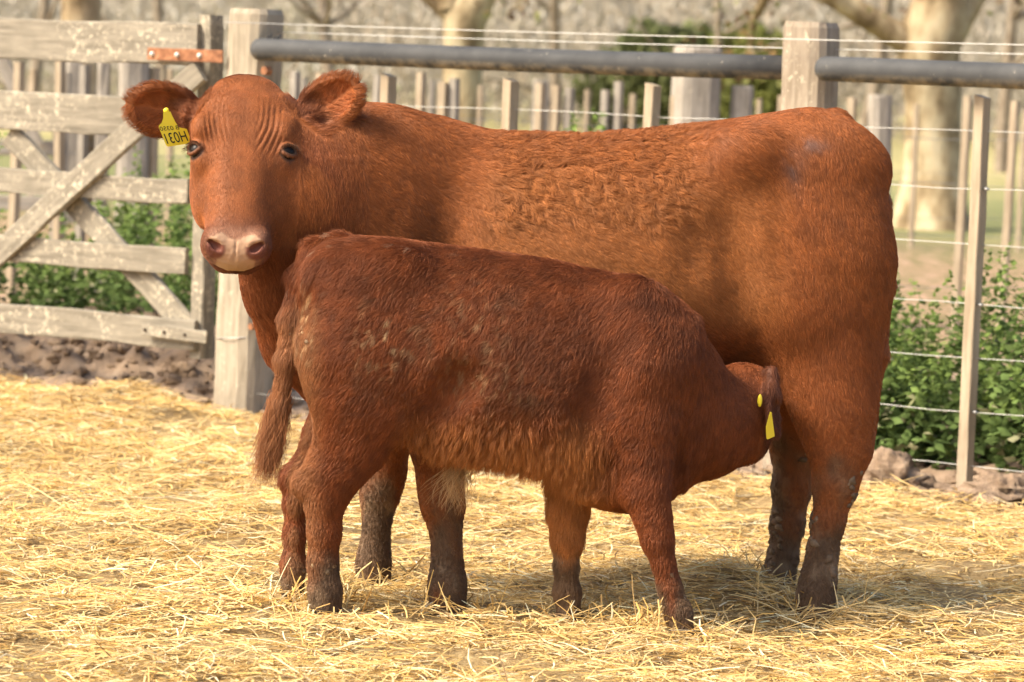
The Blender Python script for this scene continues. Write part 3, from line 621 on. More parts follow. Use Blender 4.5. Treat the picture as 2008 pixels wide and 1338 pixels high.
# ------------------------------------------------------------------ setting: ground
def gz(x, y):                                   # terrain height
    p = np.stack([x, y, np.zeros_like(x)], 1); far = sstep(20, 60, y)
    s = (p[:, :2] - FA[:2]) @ FDIR[:2]; dn = -((p[:, :2] - FA[:2]) @ FN[:2])       # metres behind the fence line
    z = .012 * fbm(p, 1.3, 300) * sstep(13, 16, y)
    bank = sstep(-.05, .45, dn) * sstep(4.5, 1.5, dn) * sstep(.55, -.15, s)        # trampled bank behind the gate
    z = z + bank * (.12 + .11 * fbm(p, 2.6, 302) + .08 * np.abs(noise(p, 6, 308)) + .05 * noise(p, 11, 309) + .035 * np.abs(noise(p, 19, 310)) + .012 * noise(p, 36, 311))
    bank2 = sstep(-.10, .25, dn) * sstep(3, 1, dn) * sstep(.6, 1.2, s); z = z + bank2 * (.03 + .03 * fbm(p, 4, 305) + .03 * np.abs(noise(p, 13, 312)) + .012 * noise(p, 30, 313))
    return z + far * .25 * fbm(p, .03, 306) + sstep(80, 400, y) * 2.2
def grid_axis(parts): return np.unique(np.concatenate([np.arange(a, b, st) for a, b, st in parts]))
gx = grid_axis([(-260, -20, 12), (-20, -4, 1), (-3.2, 3.2, .03), (3.2, 4, .1), (-4, -3.2, .1), (4, 20, 1), (20, 260, 12)]); gy = grid_axis([(-12, 5, 1.), (5, 11, .12), (11, 15, .026), (15, 16, .1), (16, 40, .8), (40, 120, 5), (120, 520, 20)])
XX, YY = np.meshgrid(gx, gy, indexing='ij'); gv = np.stack([XX.ravel(), YY.ravel(), gz(XX.ravel(), YY.ravel())], 1)
i, j = np.meshgrid(np.arange(len(gx) - 1), np.arange(len(gy) - 1), indexing='ij'); q0 = (i * len(gy) + j).ravel(); gf = np.stack([q0, q0 + len(gy), q0 + len(gy) + 1, q0 + 1], 1)
q = NM('soil_and_grass'); co = q.coords('Object'); sep = q.n('SeparateXYZ'); q.l(co, sep.inputs[0])
def yramp(a, b):
    m = q.n('MapRange'); m.inputs[1].default_value = a; m.inputs[2].default_value = b; add = q.n('Math', operation='MULTIPLY_ADD'); q.l(q.noise(co, .5, 3), add.inputs[0]); add.inputs[1].default_value = (b - a) * .9; q.l(sep.outputs[1], add.inputs[2])
    sub = q.n('Math', operation='SUBTRACT'); q.l(add.outputs[0], sub.inputs[0]); sub.inputs[1].default_value = (b - a) * .45; q.l(sub.outputs[0], m.inputs[0]); return m.outputs[0]
soil = q.ramp(q.noise(co, 9, 8), [(.3, (.17, .115, .075)), (.55, (.30, .215, .145)), (.8, (.41, .31, .215))])
litter = q.ramp(q.noise(co, 7, 6, .75), [(.36, (.06, .085, .022)), (.46, (.19, .15, .07)), (.56, (.36, .23, .15)), (.72, (.50, .36, .27))])
green = q.ramp(q.noise(co, 2.5, 6), [(.3, (.12, .14, .05)), (.55, (.19, .19, .08)), (.75, (.30, .25, .12))])
dry = q.ramp(q.noise(co, .6, 5), [(.3, (.22, .21, .08)), (.6, (.38, .32, .15)), (.8, (.45, .38, .2))])
c1 = q.mix(yramp(15.5, 18.5), soil, litter); c1 = q.mix(yramp(27, 34), c1, green); c1 = q.mix(yramp(45, 62), c1, dry); c1 = q.mix(yramp(180, 260), c1, (.20, .20, .10))
q.bump(q.noise(co, 14, 8), .7, .03)
tag(mesh('ground', gv, gf, q.done(c1, .95, .1), None, True), kind='structure')
# far wooded rise that closes the view
hv = []; hn = 90
for k in range(hn + 1):
    x = -420 + 840 * k / hn
    for r, (yy, zz) in enumerate([(260, 0), (330, 14), (430, 34), (600, 55), (900, 60)]):
        hv.append((x, yy, zz + (8 if r > 1 else 2) * math.sin(x * .013 + r) + 3 * math.sin(x * .05 + r * 2)))
hf = [(k * 5 + r, (k + 1) * 5 + r, (k + 1) * 5 + r + 1, k * 5 + r + 1) for k in range(hn) for r in range(4)]
q = NM('far_hill'); co = q.coords('Object'); tag(mesh('hills', hv, hf, q.done(q.ramp(q.noise(co, .06, 6), [(.3, (.27, .25, .19)), (.55, (.34, .31, .25)), (.8, (.40, .37, .30))]), 1, 0), None, True), kind='structure')

# ------------------------------------------------------------------ timber, pipe, wire
def wood(name, dark, mid, light, lichen=.0, sc=1.):
    q = NM(name); co = q.coords('Object', (2.2 * sc, 22 * sc, 22 * sc)); c2 = q.coords('Object')
    oi = q.n('ObjectInfo'); ad = q.n('VectorMath', operation='ADD'); sc_ = q.n('VectorMath', operation='SCALE'); q.l(oi.outputs['Random'], sc_.inputs[3]); sc_.inputs[0].default_value = (37, 11, 23)
    q.l(co, ad.inputs[0]); q.l(sc_.outputs[0], ad.inputs[1]); a2 = q.n('VectorMath', operation='ADD'); q.l(c2, a2.inputs[0]); q.l(sc_.outputs[0], a2.inputs[1])
    g = q.noise(ad.outputs[0], 2.2, 8, .65); c = q.ramp(g, [(.28, dark), (.5, mid), (.75, light)])
    c = q.mix(q.ramp(q.noise(a2.outputs[0], 5, 4), [(.45, (0, 0, 0)), (.7, (.5, .5, .5))]), c, dark)
    if lichen:
        lm = q.ramp(q.noise(a2.outputs[0], 34, 8, .75), [(.60 - .08 * lichen, (0, 0, 0)), (.68 - .06 * lichen, (1, 1, 1))]); lb = q.ramp(q.noise(a2.outputs[0], 3.2, 3), [(.42, (0, 0, 0)), (.60, (1, 1, 1))])
        mm = q.n('Math', operation='MULTIPLY'); q.l(lm, mm.inputs[0]); q.l(lb, mm.inputs[1]); c = q.mix(mm.outputs[0], c, (.56, .49, .36))
    q.bump(g, .5, .006); return q.done(c, .85, .15)
W_TAN = wood('weathered_gate_timber', (.14, .122, .092), (.245, .215, .163), (.335, .295, .226), 1.0)
W_POST = wood('bleached_post_timber', (.20, .165, .115), (.33, .28, .205), (.43, .37, .28), .3)
W_POSTG = wood('grey_post_timber', (.19, .15, .105), (.30, .245, .18), (.42, .355, .27), .4)
W_BAT = wood('sawn_batten_timber', (.27, .21, .14), (.38, .305, .21), (.47, .385, .275), .0)
W_GREY = wood('old_grey_timber', (.19, .165, .13), (.31, .275, .225), (.41, .37, .31), .1)
q = NM('black_poly_pipe'); co = q.coords('Object'); sp = q.ramp(q.noise(co, 38, 6, .75), [(.64, (0, 0, 0)), (.69, (1, 1, 1))]); base = q.ramp(q.noise(co, 9, 5), [(.35, (.045, .046, .046)), (.65, (.070, .070, .068)), (.8, (.12, .112, .098))])
sx = q.n('SeparateXYZ'); q.l(co, sx.inputs[0]); und = q.n('MapRange'); und.inputs[1].default_value = -.012; und.inputs[2].default_value = -.040; q.l(sx.outputs[2], und.inputs[0])
mm = q.n('Math', operation='MULTIPLY'); q.l(und.outputs[0], mm.inputs[0]); q.l(q.ramp(q.noise(co, 16, 6, .7), [(.40, (0, 0, 0)), (.62, (1, 1, 1))]), mm.inputs[1])
base = q.mix(mm.outputs[0], base, (.30, .25, .17)); PIPE = q.done(q.mix(sp, base, (.40, .36, .28)), .68, .22)
WIRE = plain('galvanised_wire', (.42, .41, .38), .45, .5); WIRE.node_tree.nodes['Principled BSDF'].inputs['Metallic'].default_value = .6
WIRED = plain('dull_wire', (.22, .22, .21), .5, .4)
q = NM('rusty_iron'); co = q.coords('Object'); RUST = q.done(q.ramp(q.noise(co, 30, 6), [(.3, (.13, .05, .022)), (.55, (.30, .13, .06)), (.8, (.42, .24, .13))]), .8, .3)
DARKIRON = plain('dark_iron', (.07, .05, .035), .8, .2); STEEL = plain('zinc_bolt', (.62, .58, .5), .35, .6)

def place(name, v, f, M, mat, parent, smooth=False):
    me = bpy.data.meshes.new(name); me.from_pydata([tuple(map(float, q_)) for q_ in v], [], f); me.update()
    if smooth: me.polygons.foreach_set('use_smooth', np.ones(len(me.polygons), bool))
    me.materials.append(mat); o = bpy.data.objects.new(name, me); col.objects.link(o); o.matrix_basis = M
    if parent is not None:
        o.parent = parent; inv = parent.matrix_basis.inverted()
        o.matrix_parent_inverse = inv if parent.parent is None else (parent.matrix_parent_inverse.inverted() if False else inv @ Matrix.Identity(4))
        if parent.parent is not None: o.matrix_parent_inverse = parent.matrix_basis.inverted() @ parent.parent.matrix_basis @ (parent.parent.matrix_basis.inverted())
    return o
def frame(a, b, side):                          # local x along a->b, y = side, z = x cross y
    a = np.asarray(a, float); b = np.asarray(b, float); ax = unit(b - a); s = np.asarray(side, float); ay = unit(s - (s @ ax) * ax); az = np.cross(ax, ay)
    return Matrix(((ax[0], ay[0], az[0], a[0]), (ax[1], ay[1], az[1], a[1]), (ax[2], ay[2], az[2], a[2]), (0, 0, 0, 1))), float(np.linalg.norm(b - a))
def beam(name, a, b, side, w, d, mat, parent, bev=.006, jit=.004, seg=10, round_=False, taper=1., topcut=.0):
    """timber from a to b; w = size along side, d = size across; rounded and slightly uneven"""
    M, L = frame(a, b, side); rs = np.random.default_rng(abs(hash((round(float(a[0]), 3), round(float(b[2]), 3), name))) % 2 ** 31 if False else int(abs(a[0] * 1e4 + a[2] * 7e3 + b[0] * 3e3)) % 99991)
    if round_:
        k = 14; sec = [(math.cos(2 * math.pi * t / k), math.sin(2 * math.pi * t / k)) for t in range(k)]; pw = .62
        sec = [(math.copysign(abs(c) ** pw, c), math.copysign(abs(s) ** pw, s)) for c, s in sec]
        sec = [(c * w / 2, s * d / 2) for c, s in sec]
    else:
        hw, hd = w / 2, d / 2; sec = [(-hw, -hd + bev), (-hw + bev, -hd), (hw - bev, -hd), (hw, -hd + bev), (hw, hd - bev), (hw - bev, hd), (-hw + bev, hd), (-hw, hd - bev)]
    k = len(sec); wob = rs.normal(0, jit, (seg + 1, 2)); wob[1:-1] = (wob[:-2] + wob[1:-1] + wob[2:]) / 3
    v = []; f = []; xs = list(np.linspace(0, L, seg + 1))
    if round_: xs[-1:] = [L - .02, L]
    for i_, x in enumerate(xs):
        t = x / L; sc = 1 + (taper - 1) * t; sc = sc * (.93 if round_ and i_ == len(xs) - 1 else 1); wb = wob[min(i_, seg)]
        cj = rs.normal(0, jit * .35, (k, 2))
        for (y, z), c_ in zip(sec, cj): v.append((x + (topcut * y if i_ == len(xs) - 1 else 0), y * sc + wb[0] + c_[0], z * sc + wb[1] + c_[1]))
    n = len(xs)
    for i_ in range(n - 1):
        for t in range(k): f.append((i_ * k + t, i_ * k + (t + 1) % k, (i_ + 1) * k + (t + 1) % k, (i_ + 1) * k + t))
    f.append(tuple(range(k))[::-1]); f.append(tuple((n - 1) * k + t for t in range(k)))
    return place(name, v, f, M, mat, parent)
def tube(name, pts, r, mat, parent, k=8, dome=False, smooth=True):
    pts = [np.asarray(p_, float) for p_ in pts]; rr = list(r) if hasattr(r, '__len__') else [r] * len(pts)
    if dome:
        a = pts[0]; d = unit(pts[0] - pts[1]); R_ = rr[0]
        pts = [a + d * R_ * .75, a + d * R_ * .6, a + d * R_ * .3] + pts; rr = [R_ * .3, R_ * .7, R_ * .94] + rr
    o = pts[0]; v = []; f = []
    for i_, p_ in enumerate(pts):
        d = unit((pts[min(i_ + 1, len(pts) - 1)] - pts[max(i_ - 1, 0)])); s = np.cross(d, [0, 0, 1.]); s = unit(s) if np.linalg.norm(s) > 1e-3 else np.array([1., 0, 0]); u = np.cross(s, d)
        for t in range(k):
            an = 2 * math.pi * t / k; v.append(p_ - o + rr[i_] * (math.cos(an) * s + math.sin(an) * u))
    n = len(pts)
    for i_ in range(n - 1):
        for t in range(k): f.append((i_ * k + t, i_ * k + (t + 1) % k, (i_ + 1) * k + (t + 1) % k, (i_ + 1) * k + t))
    f.append(tuple(range(k))[::-1]); f.append(tuple((n - 1) * k + t for t in range(k)))
    return place(name, v, f, Matrix.Translation(Vector(o)), mat, parent, smooth)
Z3 = np.array([0, 0, 1.])
def at_z(p_, z): return np.array([p_[0], p_[1], z])

# ------------------------------------------------------------------ the yard fence: posts, pipe rail, battens, wires
fence = empty('yard_fence', tuple(FA)); tag(fence, 'near yard fence with black pipe rail, timber battens and wires behind the cow', 'fence')
pa = FP(489, 400, -.05); pb = FP(1589, 130, -.05); pc = pb + FDIR * 2.35
beam('post', at_z(pa, -.1), at_z(pa, 1.572), FDIR, .205, .20, W_POST, fence, round_=True, taper=.93, jit=.004, seg=14)
beam('post', at_z(pb, -.1), at_z(pb, 1.578), FDIR, .185, .175, W_POSTG, fence, round_=True, taper=.97, jit=.004, seg=14)
RZ = 1.417
l0 = FP(510, 97, .07); l1 = pb - FDIR * .02
tube('rail', [at_z(l0, RZ)] + [at_z(l0 + (l1 - l0) * t, RZ - .006 * math.sin(math.pi * t)) for t in (.2, .4, .6, .8)] + [at_z(l1, RZ)], .043, PIPE, fence, 20, dome=True)
l0 = FP(1618, 138, .075); tube('rail', [at_z(l0, RZ), at_z(l0 + FDIR * .8, RZ - .004), at_z(pc, RZ)], .043, PIPE, fence, 20, dome=True)
bats = [FP(x, y) for x, y in ((764, 140), (1002, 155), (1280, 165), (1930, 190))] + [FP(1930, 190) + FDIR * .42, FP(1930, 190) + FDIR * .84]
BAT_S = []
for k, b_ in enumerate(bats):
    lean = FDIR * random.uniform(-.004, .004); beam('batten', at_z(b_, -.03), at_z(b_ + lean, 1.342 + random.uniform(-.006, .006)), FDIR, .037, .062, W_BAT, fence, bev=.003, jit=.0015, topcut=-.3)
s_a = (pa - FA) @ FDIR; s_b = (pc - FA) @ FDIR
for z in (1.226, 1.032, .844, .639, .456, .273, .089):
    pts = [at_z(FA + FDIR * s, z + .004 * math.sin(s * 7 + z * 9) - .003 * math.cos(s * 2.3)) for s in np.linspace(s_a + .05, s_b, 14)]
    tube('wire', pts, .0014, WIRE, fence, 6)
for z, o in ((1.516, .09), (1.488, -.06)):
    tube('wire', [at_z(FA + FDIR * s + FN * o, z - .004 * math.sin((s - s_a) * 1.1)) for s in np.linspace(s_a - .04, s_b, 12)], .0018, WIRE, fence, 6)
for z in (.645, .30):                                  # wire wrapped round the strainer post
    tube('wire', [at_z(pa + .112 * (FDIR * math.cos(t) + FN * math.sin(t)), z + .01 * math.cos(t)) for t in np.linspace(-.3, math.pi + .3, 10)], .002, WIRE, fence, 6)
for b_ in bats[3:4]:
    for z in (1.032, .639, .273):
        tube('staple', [at_z(b_ + FDIR * .022 + FN * .01, z), at_z(b_ + FDIR * .036 + FN * .012, z - .002)], .006, WIRE, fence, 6)
bo = FP(521, 139, .062); tube('bolt', [bo - FN * .02, bo + FN * .012], [.019, .017], RUST, fence, 6, smooth=False)
bo = FP(494, 641, .058); tube('bolt', [bo - FN * .02, bo + FN * .01], [.015, .013], RUST, fence, 6, smooth=False)
tw = FP(522, 80, .07)
for k in range(5): tube('tie_wire', [tw + FDIR * .012 * k - Z3 * .01, tw + FDIR * (.014 * k + .01) + Z3 * random.uniform(.012, .03)], .004, plain('tie_black', (.02, .02, .02)) if k == 0 else bpy.data.materials['tie_black'], fence, 5)

# ------------------------------------------------------------------ the gate
gate = empty('gate', tuple(at_z(FP(385, 600), 0))); tag(gate, 'weathered timber gate with five boards, crossed braces and a rusty hinge', 'gate')
zr = lambda a, b: (FP(200, b)[2], FP(200, a)[2])
GL = FP(375, 100) - FDIR * 2.75
s_end = (FP(384, 300) - FA) @ FDIR; s_st = (GL - FA) @ FDIR
for k, (y0, y1, e) in enumerate(((41, 122, -.005), (187, 264, -.03), (342, 390, -.03), (476, 527, -.03), (612, 669, .03))):
    z0, z1 = zr(y0, y1); zm = (z0 + z1) / 2; a = at_z(FA + FDIR * s_st, zm); b_ = at_z(FA + FDIR * (s_end + e), zm)
    beam('board', a, b_, Z3, z1 - z0, .028, W_TAN, gate, bev=.004, jit=.004, seg=22)
st = FA + FDIR * (s_end + .012) - FN * .06
beam('stile', at_z(st, .20), at_z(st, 1.545), FDIR, .062, .085, W_TAN, gate, bev=.006, jit=.003, seg=14)
st = FA + FDIR * (s_st + .05) - FN * .06; beam('stile', at_z(st, .20), at_z(st, 1.53), FDIR, .07, .09, W_TAN, gate, bev=.006, jit=.003, seg=14)
beam('brace', FP(392, 137, .032), FP(-140, 622, .032), Z3, .098, .026, W_TAN, gate, jit=.003, seg=18)
beam('brace', FP(20, 262, -.031), FP(392, 668, -.031), Z3, .10, .026, W_TAN, gate, jit=.003, seg=18)
for (x0, y0), (x1, y1), bs in (((290, 106), (437, 111), (298, 347, 391)), ((278, 646), (405, 662), (284, 322, 362))):
    h_ = beam('hinge_strap', FP(x0, y0, .052), FP(x1, y1, .052), Z3, .048, .008, RUST if y0 < 300 else W_TAN, gate, bev=.002, jit=.0008, seg=6)
    for x in bs:
        c_ = FP(x, y0 + (y1 - y0) * (x - x0) / (x1 - x0), .058); tube('bolt', [c_ - FN * .01, c_ + FN * .004, c_ + FN * .008], [.011, .010, .004] if y0 < 300 else [.007, .006, .003], STEEL if y0 < 300 else DARKIRON, gate, 8)

# ------------------------------------------------------------------ fences further back
def back_fence(name, y_of, battens, posts, wires, label, htop=1.34, rail=None):
    pts = {x: G(x, y_of(x)) for x in list(battens) + [p_[0] for p_ in posts]}; xs = sorted(pts); A_ = G(-150, y_of(-150)); B_ = G(2150, y_of(2150))
    e = empty(name, tuple(pts[xs[0]])); tag(e, label, 'fence'); d = unit(B_ - A_)
    for x in battens:
        p_ = pts[x]; beam('batten', at_z(p_, -.03), at_z(p_ + d * random.uniform(-.02, .02), htop + random.uniform(-.04, .04)), d + np.array([0, -.6, 0]), random.uniform(.036, .048), .06, random.choice((W_BAT, W_BAT, W_GREY)), e, bev=.003, jit=.002, seg=4)
    for x, wd, top in posts:
        p_ = pts[x]; beam('post', at_z(p_, -.05), at_z(p_, top), d, wd, wd, W_GREY, e, round_=True, taper=.92, jit=.006, seg=8)
    for z in wires: tube('wire', [at_z(A_ + (B_ - A_) * t, z + .01 * math.sin(t * 40 + z * 7)) for t in np.linspace(0, 1, 14)], .0022, WIRED, e, 5)
    return e
back_fence('paddock_fence', lambda x: 597 + .028 * (x - 100), [20, 112, 152, 292, 568, 616, 656, 722, 742, 812, 856, 880, 976, 1040, 1068, 1096, 1166, 1196, 1308, 1512, 1655, 1872, 1962],
           [(190, .085, 1.36), (248, .19, 1.42), (1346, .29, 1.59), (1435, .14, 1.38), (1706, .145, 1.36)], (.25, .55, .85, 1.12), 'blurred grey paddock fence of many battens and thick posts behind the yard fence')
back_fence('far_fence', lambda x: 440 + .03 * (x - 100), [60, 330, 590, 700, 835, 930, 1140, 1230, 1480, 1580, 1786, 1996], [(135, .16, 1.4), (1050, .15, 1.4)], (.3, .7, 1.1), 'farthest pale batten fence in front of the tree trunks')
def rail_fence():
    e = empty('rail_fence', tuple(G(-60, 500))); tag(e, 'low pale timber rails seen blurred through the left end of the gate', 'fence')
    for y0 in (285, 345, 395): a = P(-120, y0, 23.); b_ = P(128, y0 + 6, 23.); beam('rail', a, b_, Z3, .11, .04, W_GREY, e, seg=6)
    for x in (-110, 118): p_ = P(x, 300, 23.06); beam('post', at_z(p_, -.05), at_z(p_, 1.3), np.array([1., 0, 0]), .1, .1, W_GREY, e, seg=4)
    a = P(2, 110, 22.9); b_ = P(34, 190, 22.9); beam('brace', a + (a - b_) * .3, b_ + (b_ - a) * 1.2, np.array([1., 0, 0]), .09, .04, W_GREY, e, seg=4)
rail_fence()

# ------------------------------------------------------------------ trees
q = NM('flaking_bark'); co = q.coords('Object', (1, 1, .55)); c = q.ramp(q.noise(co, 3.2, 6, .6), [(.34, (.13, .092, .05)), (.46, (.28, .21, .12)), (.56, (.42, .34, .21)), (.72, (.50, .43, .30))]); q.bump(q.noise(co, 7, 6), .5, .05); BARK = q.done(c, .9, .15)
q = NM('twig_bark'); co = q.coords('Object'); TWIG = q.done(q.ramp(q.noise(co, 4, 4), [(.3, (.15, .115, .08)), (.7, (.27, .225, .17))]), .9, .1)
LEAFC = attr_mat('leaf', .8, .12, .3)
def leaves(name, pos, size, colr, parent, mat=None, up=None, kind='stuff', droop=.3, dirs=None):
    n = len(pos); d = unit(rng.normal(0, 1, (n, 3)) + (0 if dirs is None else dirs * 2.2) - np.array([0, 0, droop])); r = rng.normal(0, 1, (n, 3)) * .6 + np.array([0, -.25, .8]); s = unit(np.cross(d, r)); u = np.cross(s, d)
    L = size[:, None]; v = np.stack([pos, pos + d * L * .45 + s * L * .33 - u * L * .08, pos + d * L - u * L * .15, pos + d * L * .45 - s * L * .33 - u * L * .08], 1)
    f = np.arange(n * 4).reshape(n, 4); mid = pos + d * L * .5 + u * L * .04
    v = np.concatenate([v, mid[:, None]], 1).reshape(-1, 3); b0 = np.arange(n)[:, None] * 5
    f = np.concatenate([b0 + np.array([[0, 1, 4, 4]])[:, [0, 1, 2]], b0 + np.array([[1, 2, 4]]), b0 + np.array([[2, 3, 4]]), b0 + np.array([[3, 0, 4]])])
    o = mesh(name, v, f, mat or LEAFC, parent, False, np.repeat(colr, 5, 0)); 
    if kind: o['kind'] = kind
    return o
def multi_tube(name, paths, mat, parent, k=7):           # one mesh: trunk with its limbs
    v = []; f = []
    for pts, rr in paths:
        b0 = len(v)
        for i_, p_ in enumerate(pts):
            d = unit(pts[min(i_ + 1, len(pts) - 1)] - pts[max(i_ - 1, 0)]); s = np.cross(d, [.3, 1., .1]); s = unit(s); u = np.cross(s, d)
            for t in range(k):
                an = 2 * math.pi * t / k; v.append(p_ + rr[i_] * (1 + .10 * math.sin(3 * an + i_ * 1.7)) * (math.cos(an) * s + math.sin(an) * u))
        n = len(pts)
        for i_ in range(n - 1):
            for t in range(k): f.append((b0 + i_ * k + t, b0 + i_ * k + (t + 1) % k, b0 + (i_ + 1) * k + (t + 1) % k, b0 + (i_ + 1) * k + t))
        f.append(tuple(b0 + (n - 1) * k + t for t in range(k)))
    return mesh(name, v, f, mat, parent, True)
def limb(a, d, L, r, n=7, bend=.18, up=.15):
    pts = [np.asarray(a, float)]; d = unit(np.asarray(d, float)); rr = [r]
    for i_ in range(n):
        d = unit(d + rng.normal(0, bend, 3) + Z3 * up * .3); pts.append(pts[-1] + d * L / n); rr.append(r * (1 - .75 * (i_ + 1) / n))
    return pts, rr
def tree(base, r, trunk_pts, limbs, label, nleaf, leafc, name='pale_barked_tree', twigs=4):
    e = empty(name, tuple(base)); tag(e, label, 'tree', 'pale barked trees behind the fences'); paths = [([np.asarray(p_) for p_ in trunk_pts[0]], trunk_pts[1])]; tips = []
    for a, d, L, rr in limbs:
        m = limb(a, d, L, rr); paths.append(m)
        for t in range(twigs):
            i_ = rng.integers(2, len(m[0])); tw_ = limb(m[0][i_], unit(m[0][i_] - m[0][i_ - 1]) + rng.normal(0, .6, 3), L * rng.uniform(.3, .55), m[1][i_] * .6 + .01, 6, .25); paths.append(tw_)
            for s in range(3):
                j_ = rng.integers(1, len(tw_[0])); t3 = limb(tw_[0][j_], rng.normal(0, 1, 3) + Z3 * .2, L * rng.uniform(.12, .25), .012, 5, .3, -.1); paths.append(t3); tips += t3[0][1:]
    multi_tube('trunk', paths, BARK, e, 9)
    tips = np.array(tips); c_ = tips[rng.integers(0, len(tips), nleaf)] + rng.normal(0, .16, (nleaf, 3)); cc = leafc[rng.integers(0, len(leafc), nleaf)] * rng.uniform(.6, 1.3, (nleaf, 1))
    leaves('crown', c_, rng.uniform(.06, .13, nleaf), cc, e, kind=None)
LC = np.array([[.16, .17, .05], [.22, .14, .06], [.12, .07, .04], [.20, .20, .07]])
b1 = G(1832, 455); S1 = b1[1]
p1 = lambda x, y, o=0: P(x, y, S1 + o)
tree(b1, .3, ([b1 - Z3 * .1, p1(1830, 425), p1(1829, 330), p1(1826, 200), p1(1820, 110), p1(1835, 50), p1(1850, -30), p1(1845, -160), p1(1870, -420)], [.50, .40, .315, .30, .32, .33, .27, .21, .14]),
     [(p1(1800, 95), (-1.0, -.1, .32), 3.6, .15), (p1(1862, 70), (.8, .2, 1.0), 4.5, .16), (p1(1845, -100), (-.5, .4, 1), 4, .13), (p1(1850, -220), (.7, -.3, .8), 4, .12), (p1(1865, -380), (-.2, -.4, 1), 4, .1), (p1(1850, -60), (.4, -.8, .7), 3.4, .09)],
     'thick pale trunk with flaking bark and forked limbs, right of the second fence post', 2600, LC)
b2 = G(912, 400); S2 = b2[1]; p2 = lambda x, y, o=0: P(x, y, S2 + o)
tree(b2, .2, ([b2 - Z3 * .1, p2(910, 360), p2(908, 200), p2(906, 90), p2(910, 35), p2(935, 0), p2(965, -60), p2(990, -200), p2(1000, -420)], [.34, .26, .225, .22, .25, .23, .19, .15, .09]),
     [(p2(880, 35), (-.8, .1, .75), 3.2, .075), (p2(885, 20), (-.25, .3, 1.), 4.5, .17), (p2(960, -60), (.8, -.2, .9), 4, .12), (p2(985, -190), (-.4, -.5, 1), 4, .11), (p2(995, -330), (.5, .4, 1), 3.5, .09)],
     'slim pale trunk forking above the middle of the pipe rail', 2200, LC)
b3 = G(158, 440); S3 = b3[1]; p3 = lambda x, y, o=0: P(x, y, S3 + o)
tree(b3, .2, ([b3 - Z3 * .1, p3(156, 410), p3(156, 200), p3(157, 60), p3(158, -60), p3(160, -220), p3(150, -480)], [.26, .20, .175, .17, .165, .14, .09]),
     [(p3(158, -120), (-.8, .2, .9), 4, .09), (p3(160, -200), (.8, -.1, .9), 4, .09), (p3(155, -330), (-.2, .5, 1), 4, .08), (p3(155, -300), (.3, -.6, .9), 3.5, .07)],
     'straight pale trunk rising behind the left end of the gate', 1600, LC)
# green bushes and a bare thicket that close the paddock
def bush(x, ytop, Y, wid, colr, label):
    base = P(x, 190, Y); base[2] = gz(np.array([base[0]]), np.array([Y]))[0]; top = P(x, ytop, Y)[2]; h_ = top - base[2]
    e = empty('bush', tuple(base)); tag(e, label, 'bush', 'green bushes beyond the paddock'); n = 2600; u = unit(rng.normal(0, 1, (n, 3))); r = rng.random(n) ** .45; 
    c_ = u * r[:, None] * np.array([wid, wid * .8, h_ / 2]); c_ = c_ * (1 + .35 * noise(u, 1.6, int(x))[:, None]); pos = base + np.array([0, 0, h_ / 2]) + c_
    leaves('crown', pos, rng.uniform(.22, .42, n), np.array(colr) * rng.uniform(.55, 1.35, (n, 1)), e, kind=None)
    multi_tube('trunk', [limb(base - Z3 * .1, (rng.normal(0, .3), rng.normal(0, .3), 1), h_ * .7, .07, 5) for _ in range(4)], BARK, e, 6)
GRN = (.125, .14, .055)
bush(1300, 28, 92, 1.25, GRN, 'rounded olive green bush, tallest of the row above the pipe rail'); bush(1362, 36, 95, 1.1, GRN, 'dark olive bush just right of the tallest one above the pipe rail')
bush(1460, 42, 90, 1.3, (.11, .125, .03), 'yellowish green bush just left of the second fence post'); bush(1515, 66, 84, 1.3, (.13, .14, .035), 'low yellow-green bush touching the second fence post')
bush(1235, 80, 98, 1.6, GRN, 'low dark bush above the middle of the pipe rail')
n = 130000; xs = rng.uniform(-70, 70, n); ys = rng.uniform(95, 150, n); clump = noise(np.stack([xs * .12, ys * .05, np.zeros(n)], 1), 1, 500); zt = 7 + 3.5 * clump + 2.5 * noise(np.stack([xs, ys, xs * 0], 1), .5, 501)
zz = gz(xs, ys) + rng.random(n) ** .9 * zt.clip(1.2, 16); pos = np.stack([xs, ys, zz], 1); cn = sstep(-.5, .6, noise(pos, .10, 502) + .3 * noise(pos, .35, 503))
cc = mixc(np.tile(np.array([.30, .26, .195]), (n, 1)), (.40, .36, .29), cn); cc = mixc(cc, (.30, .30, .19), sstep(.35, .6, noise(pos, .13, 504)) * .6); cc = mixc(cc, (.33, .24, .16), sstep(.45, .65, noise(pos, .2, 505)) * .5) * rng.uniform(.9, 1.1, (n, 1))  # twig colours lightened to carry the distant haze
d = unit(rng.normal(0, .5, (n, 3)) + np.array([0, 0, 1.])); sd_ = unit(np.cross(d, rng.normal(0, 1, (n, 3)))); L = rng.uniform(.15, .6, n)[:, None]; wv = rng.uniform(.03, .09, n)[:, None]
v = np.stack([pos - sd_ * wv, pos + sd_ * wv, pos + d * L + sd_ * wv * .4, pos + d * L - sd_ * wv * .4], 1).reshape(-1, 3)
tag(mesh('bare_thicket', v, np.arange(n * 4).reshape(n, 4), LEAFC, None, False, np.repeat(cc, 4, 0)), 'grey-brown bare thicket closing the far side of the paddock', 'thicket', kind='stuff')

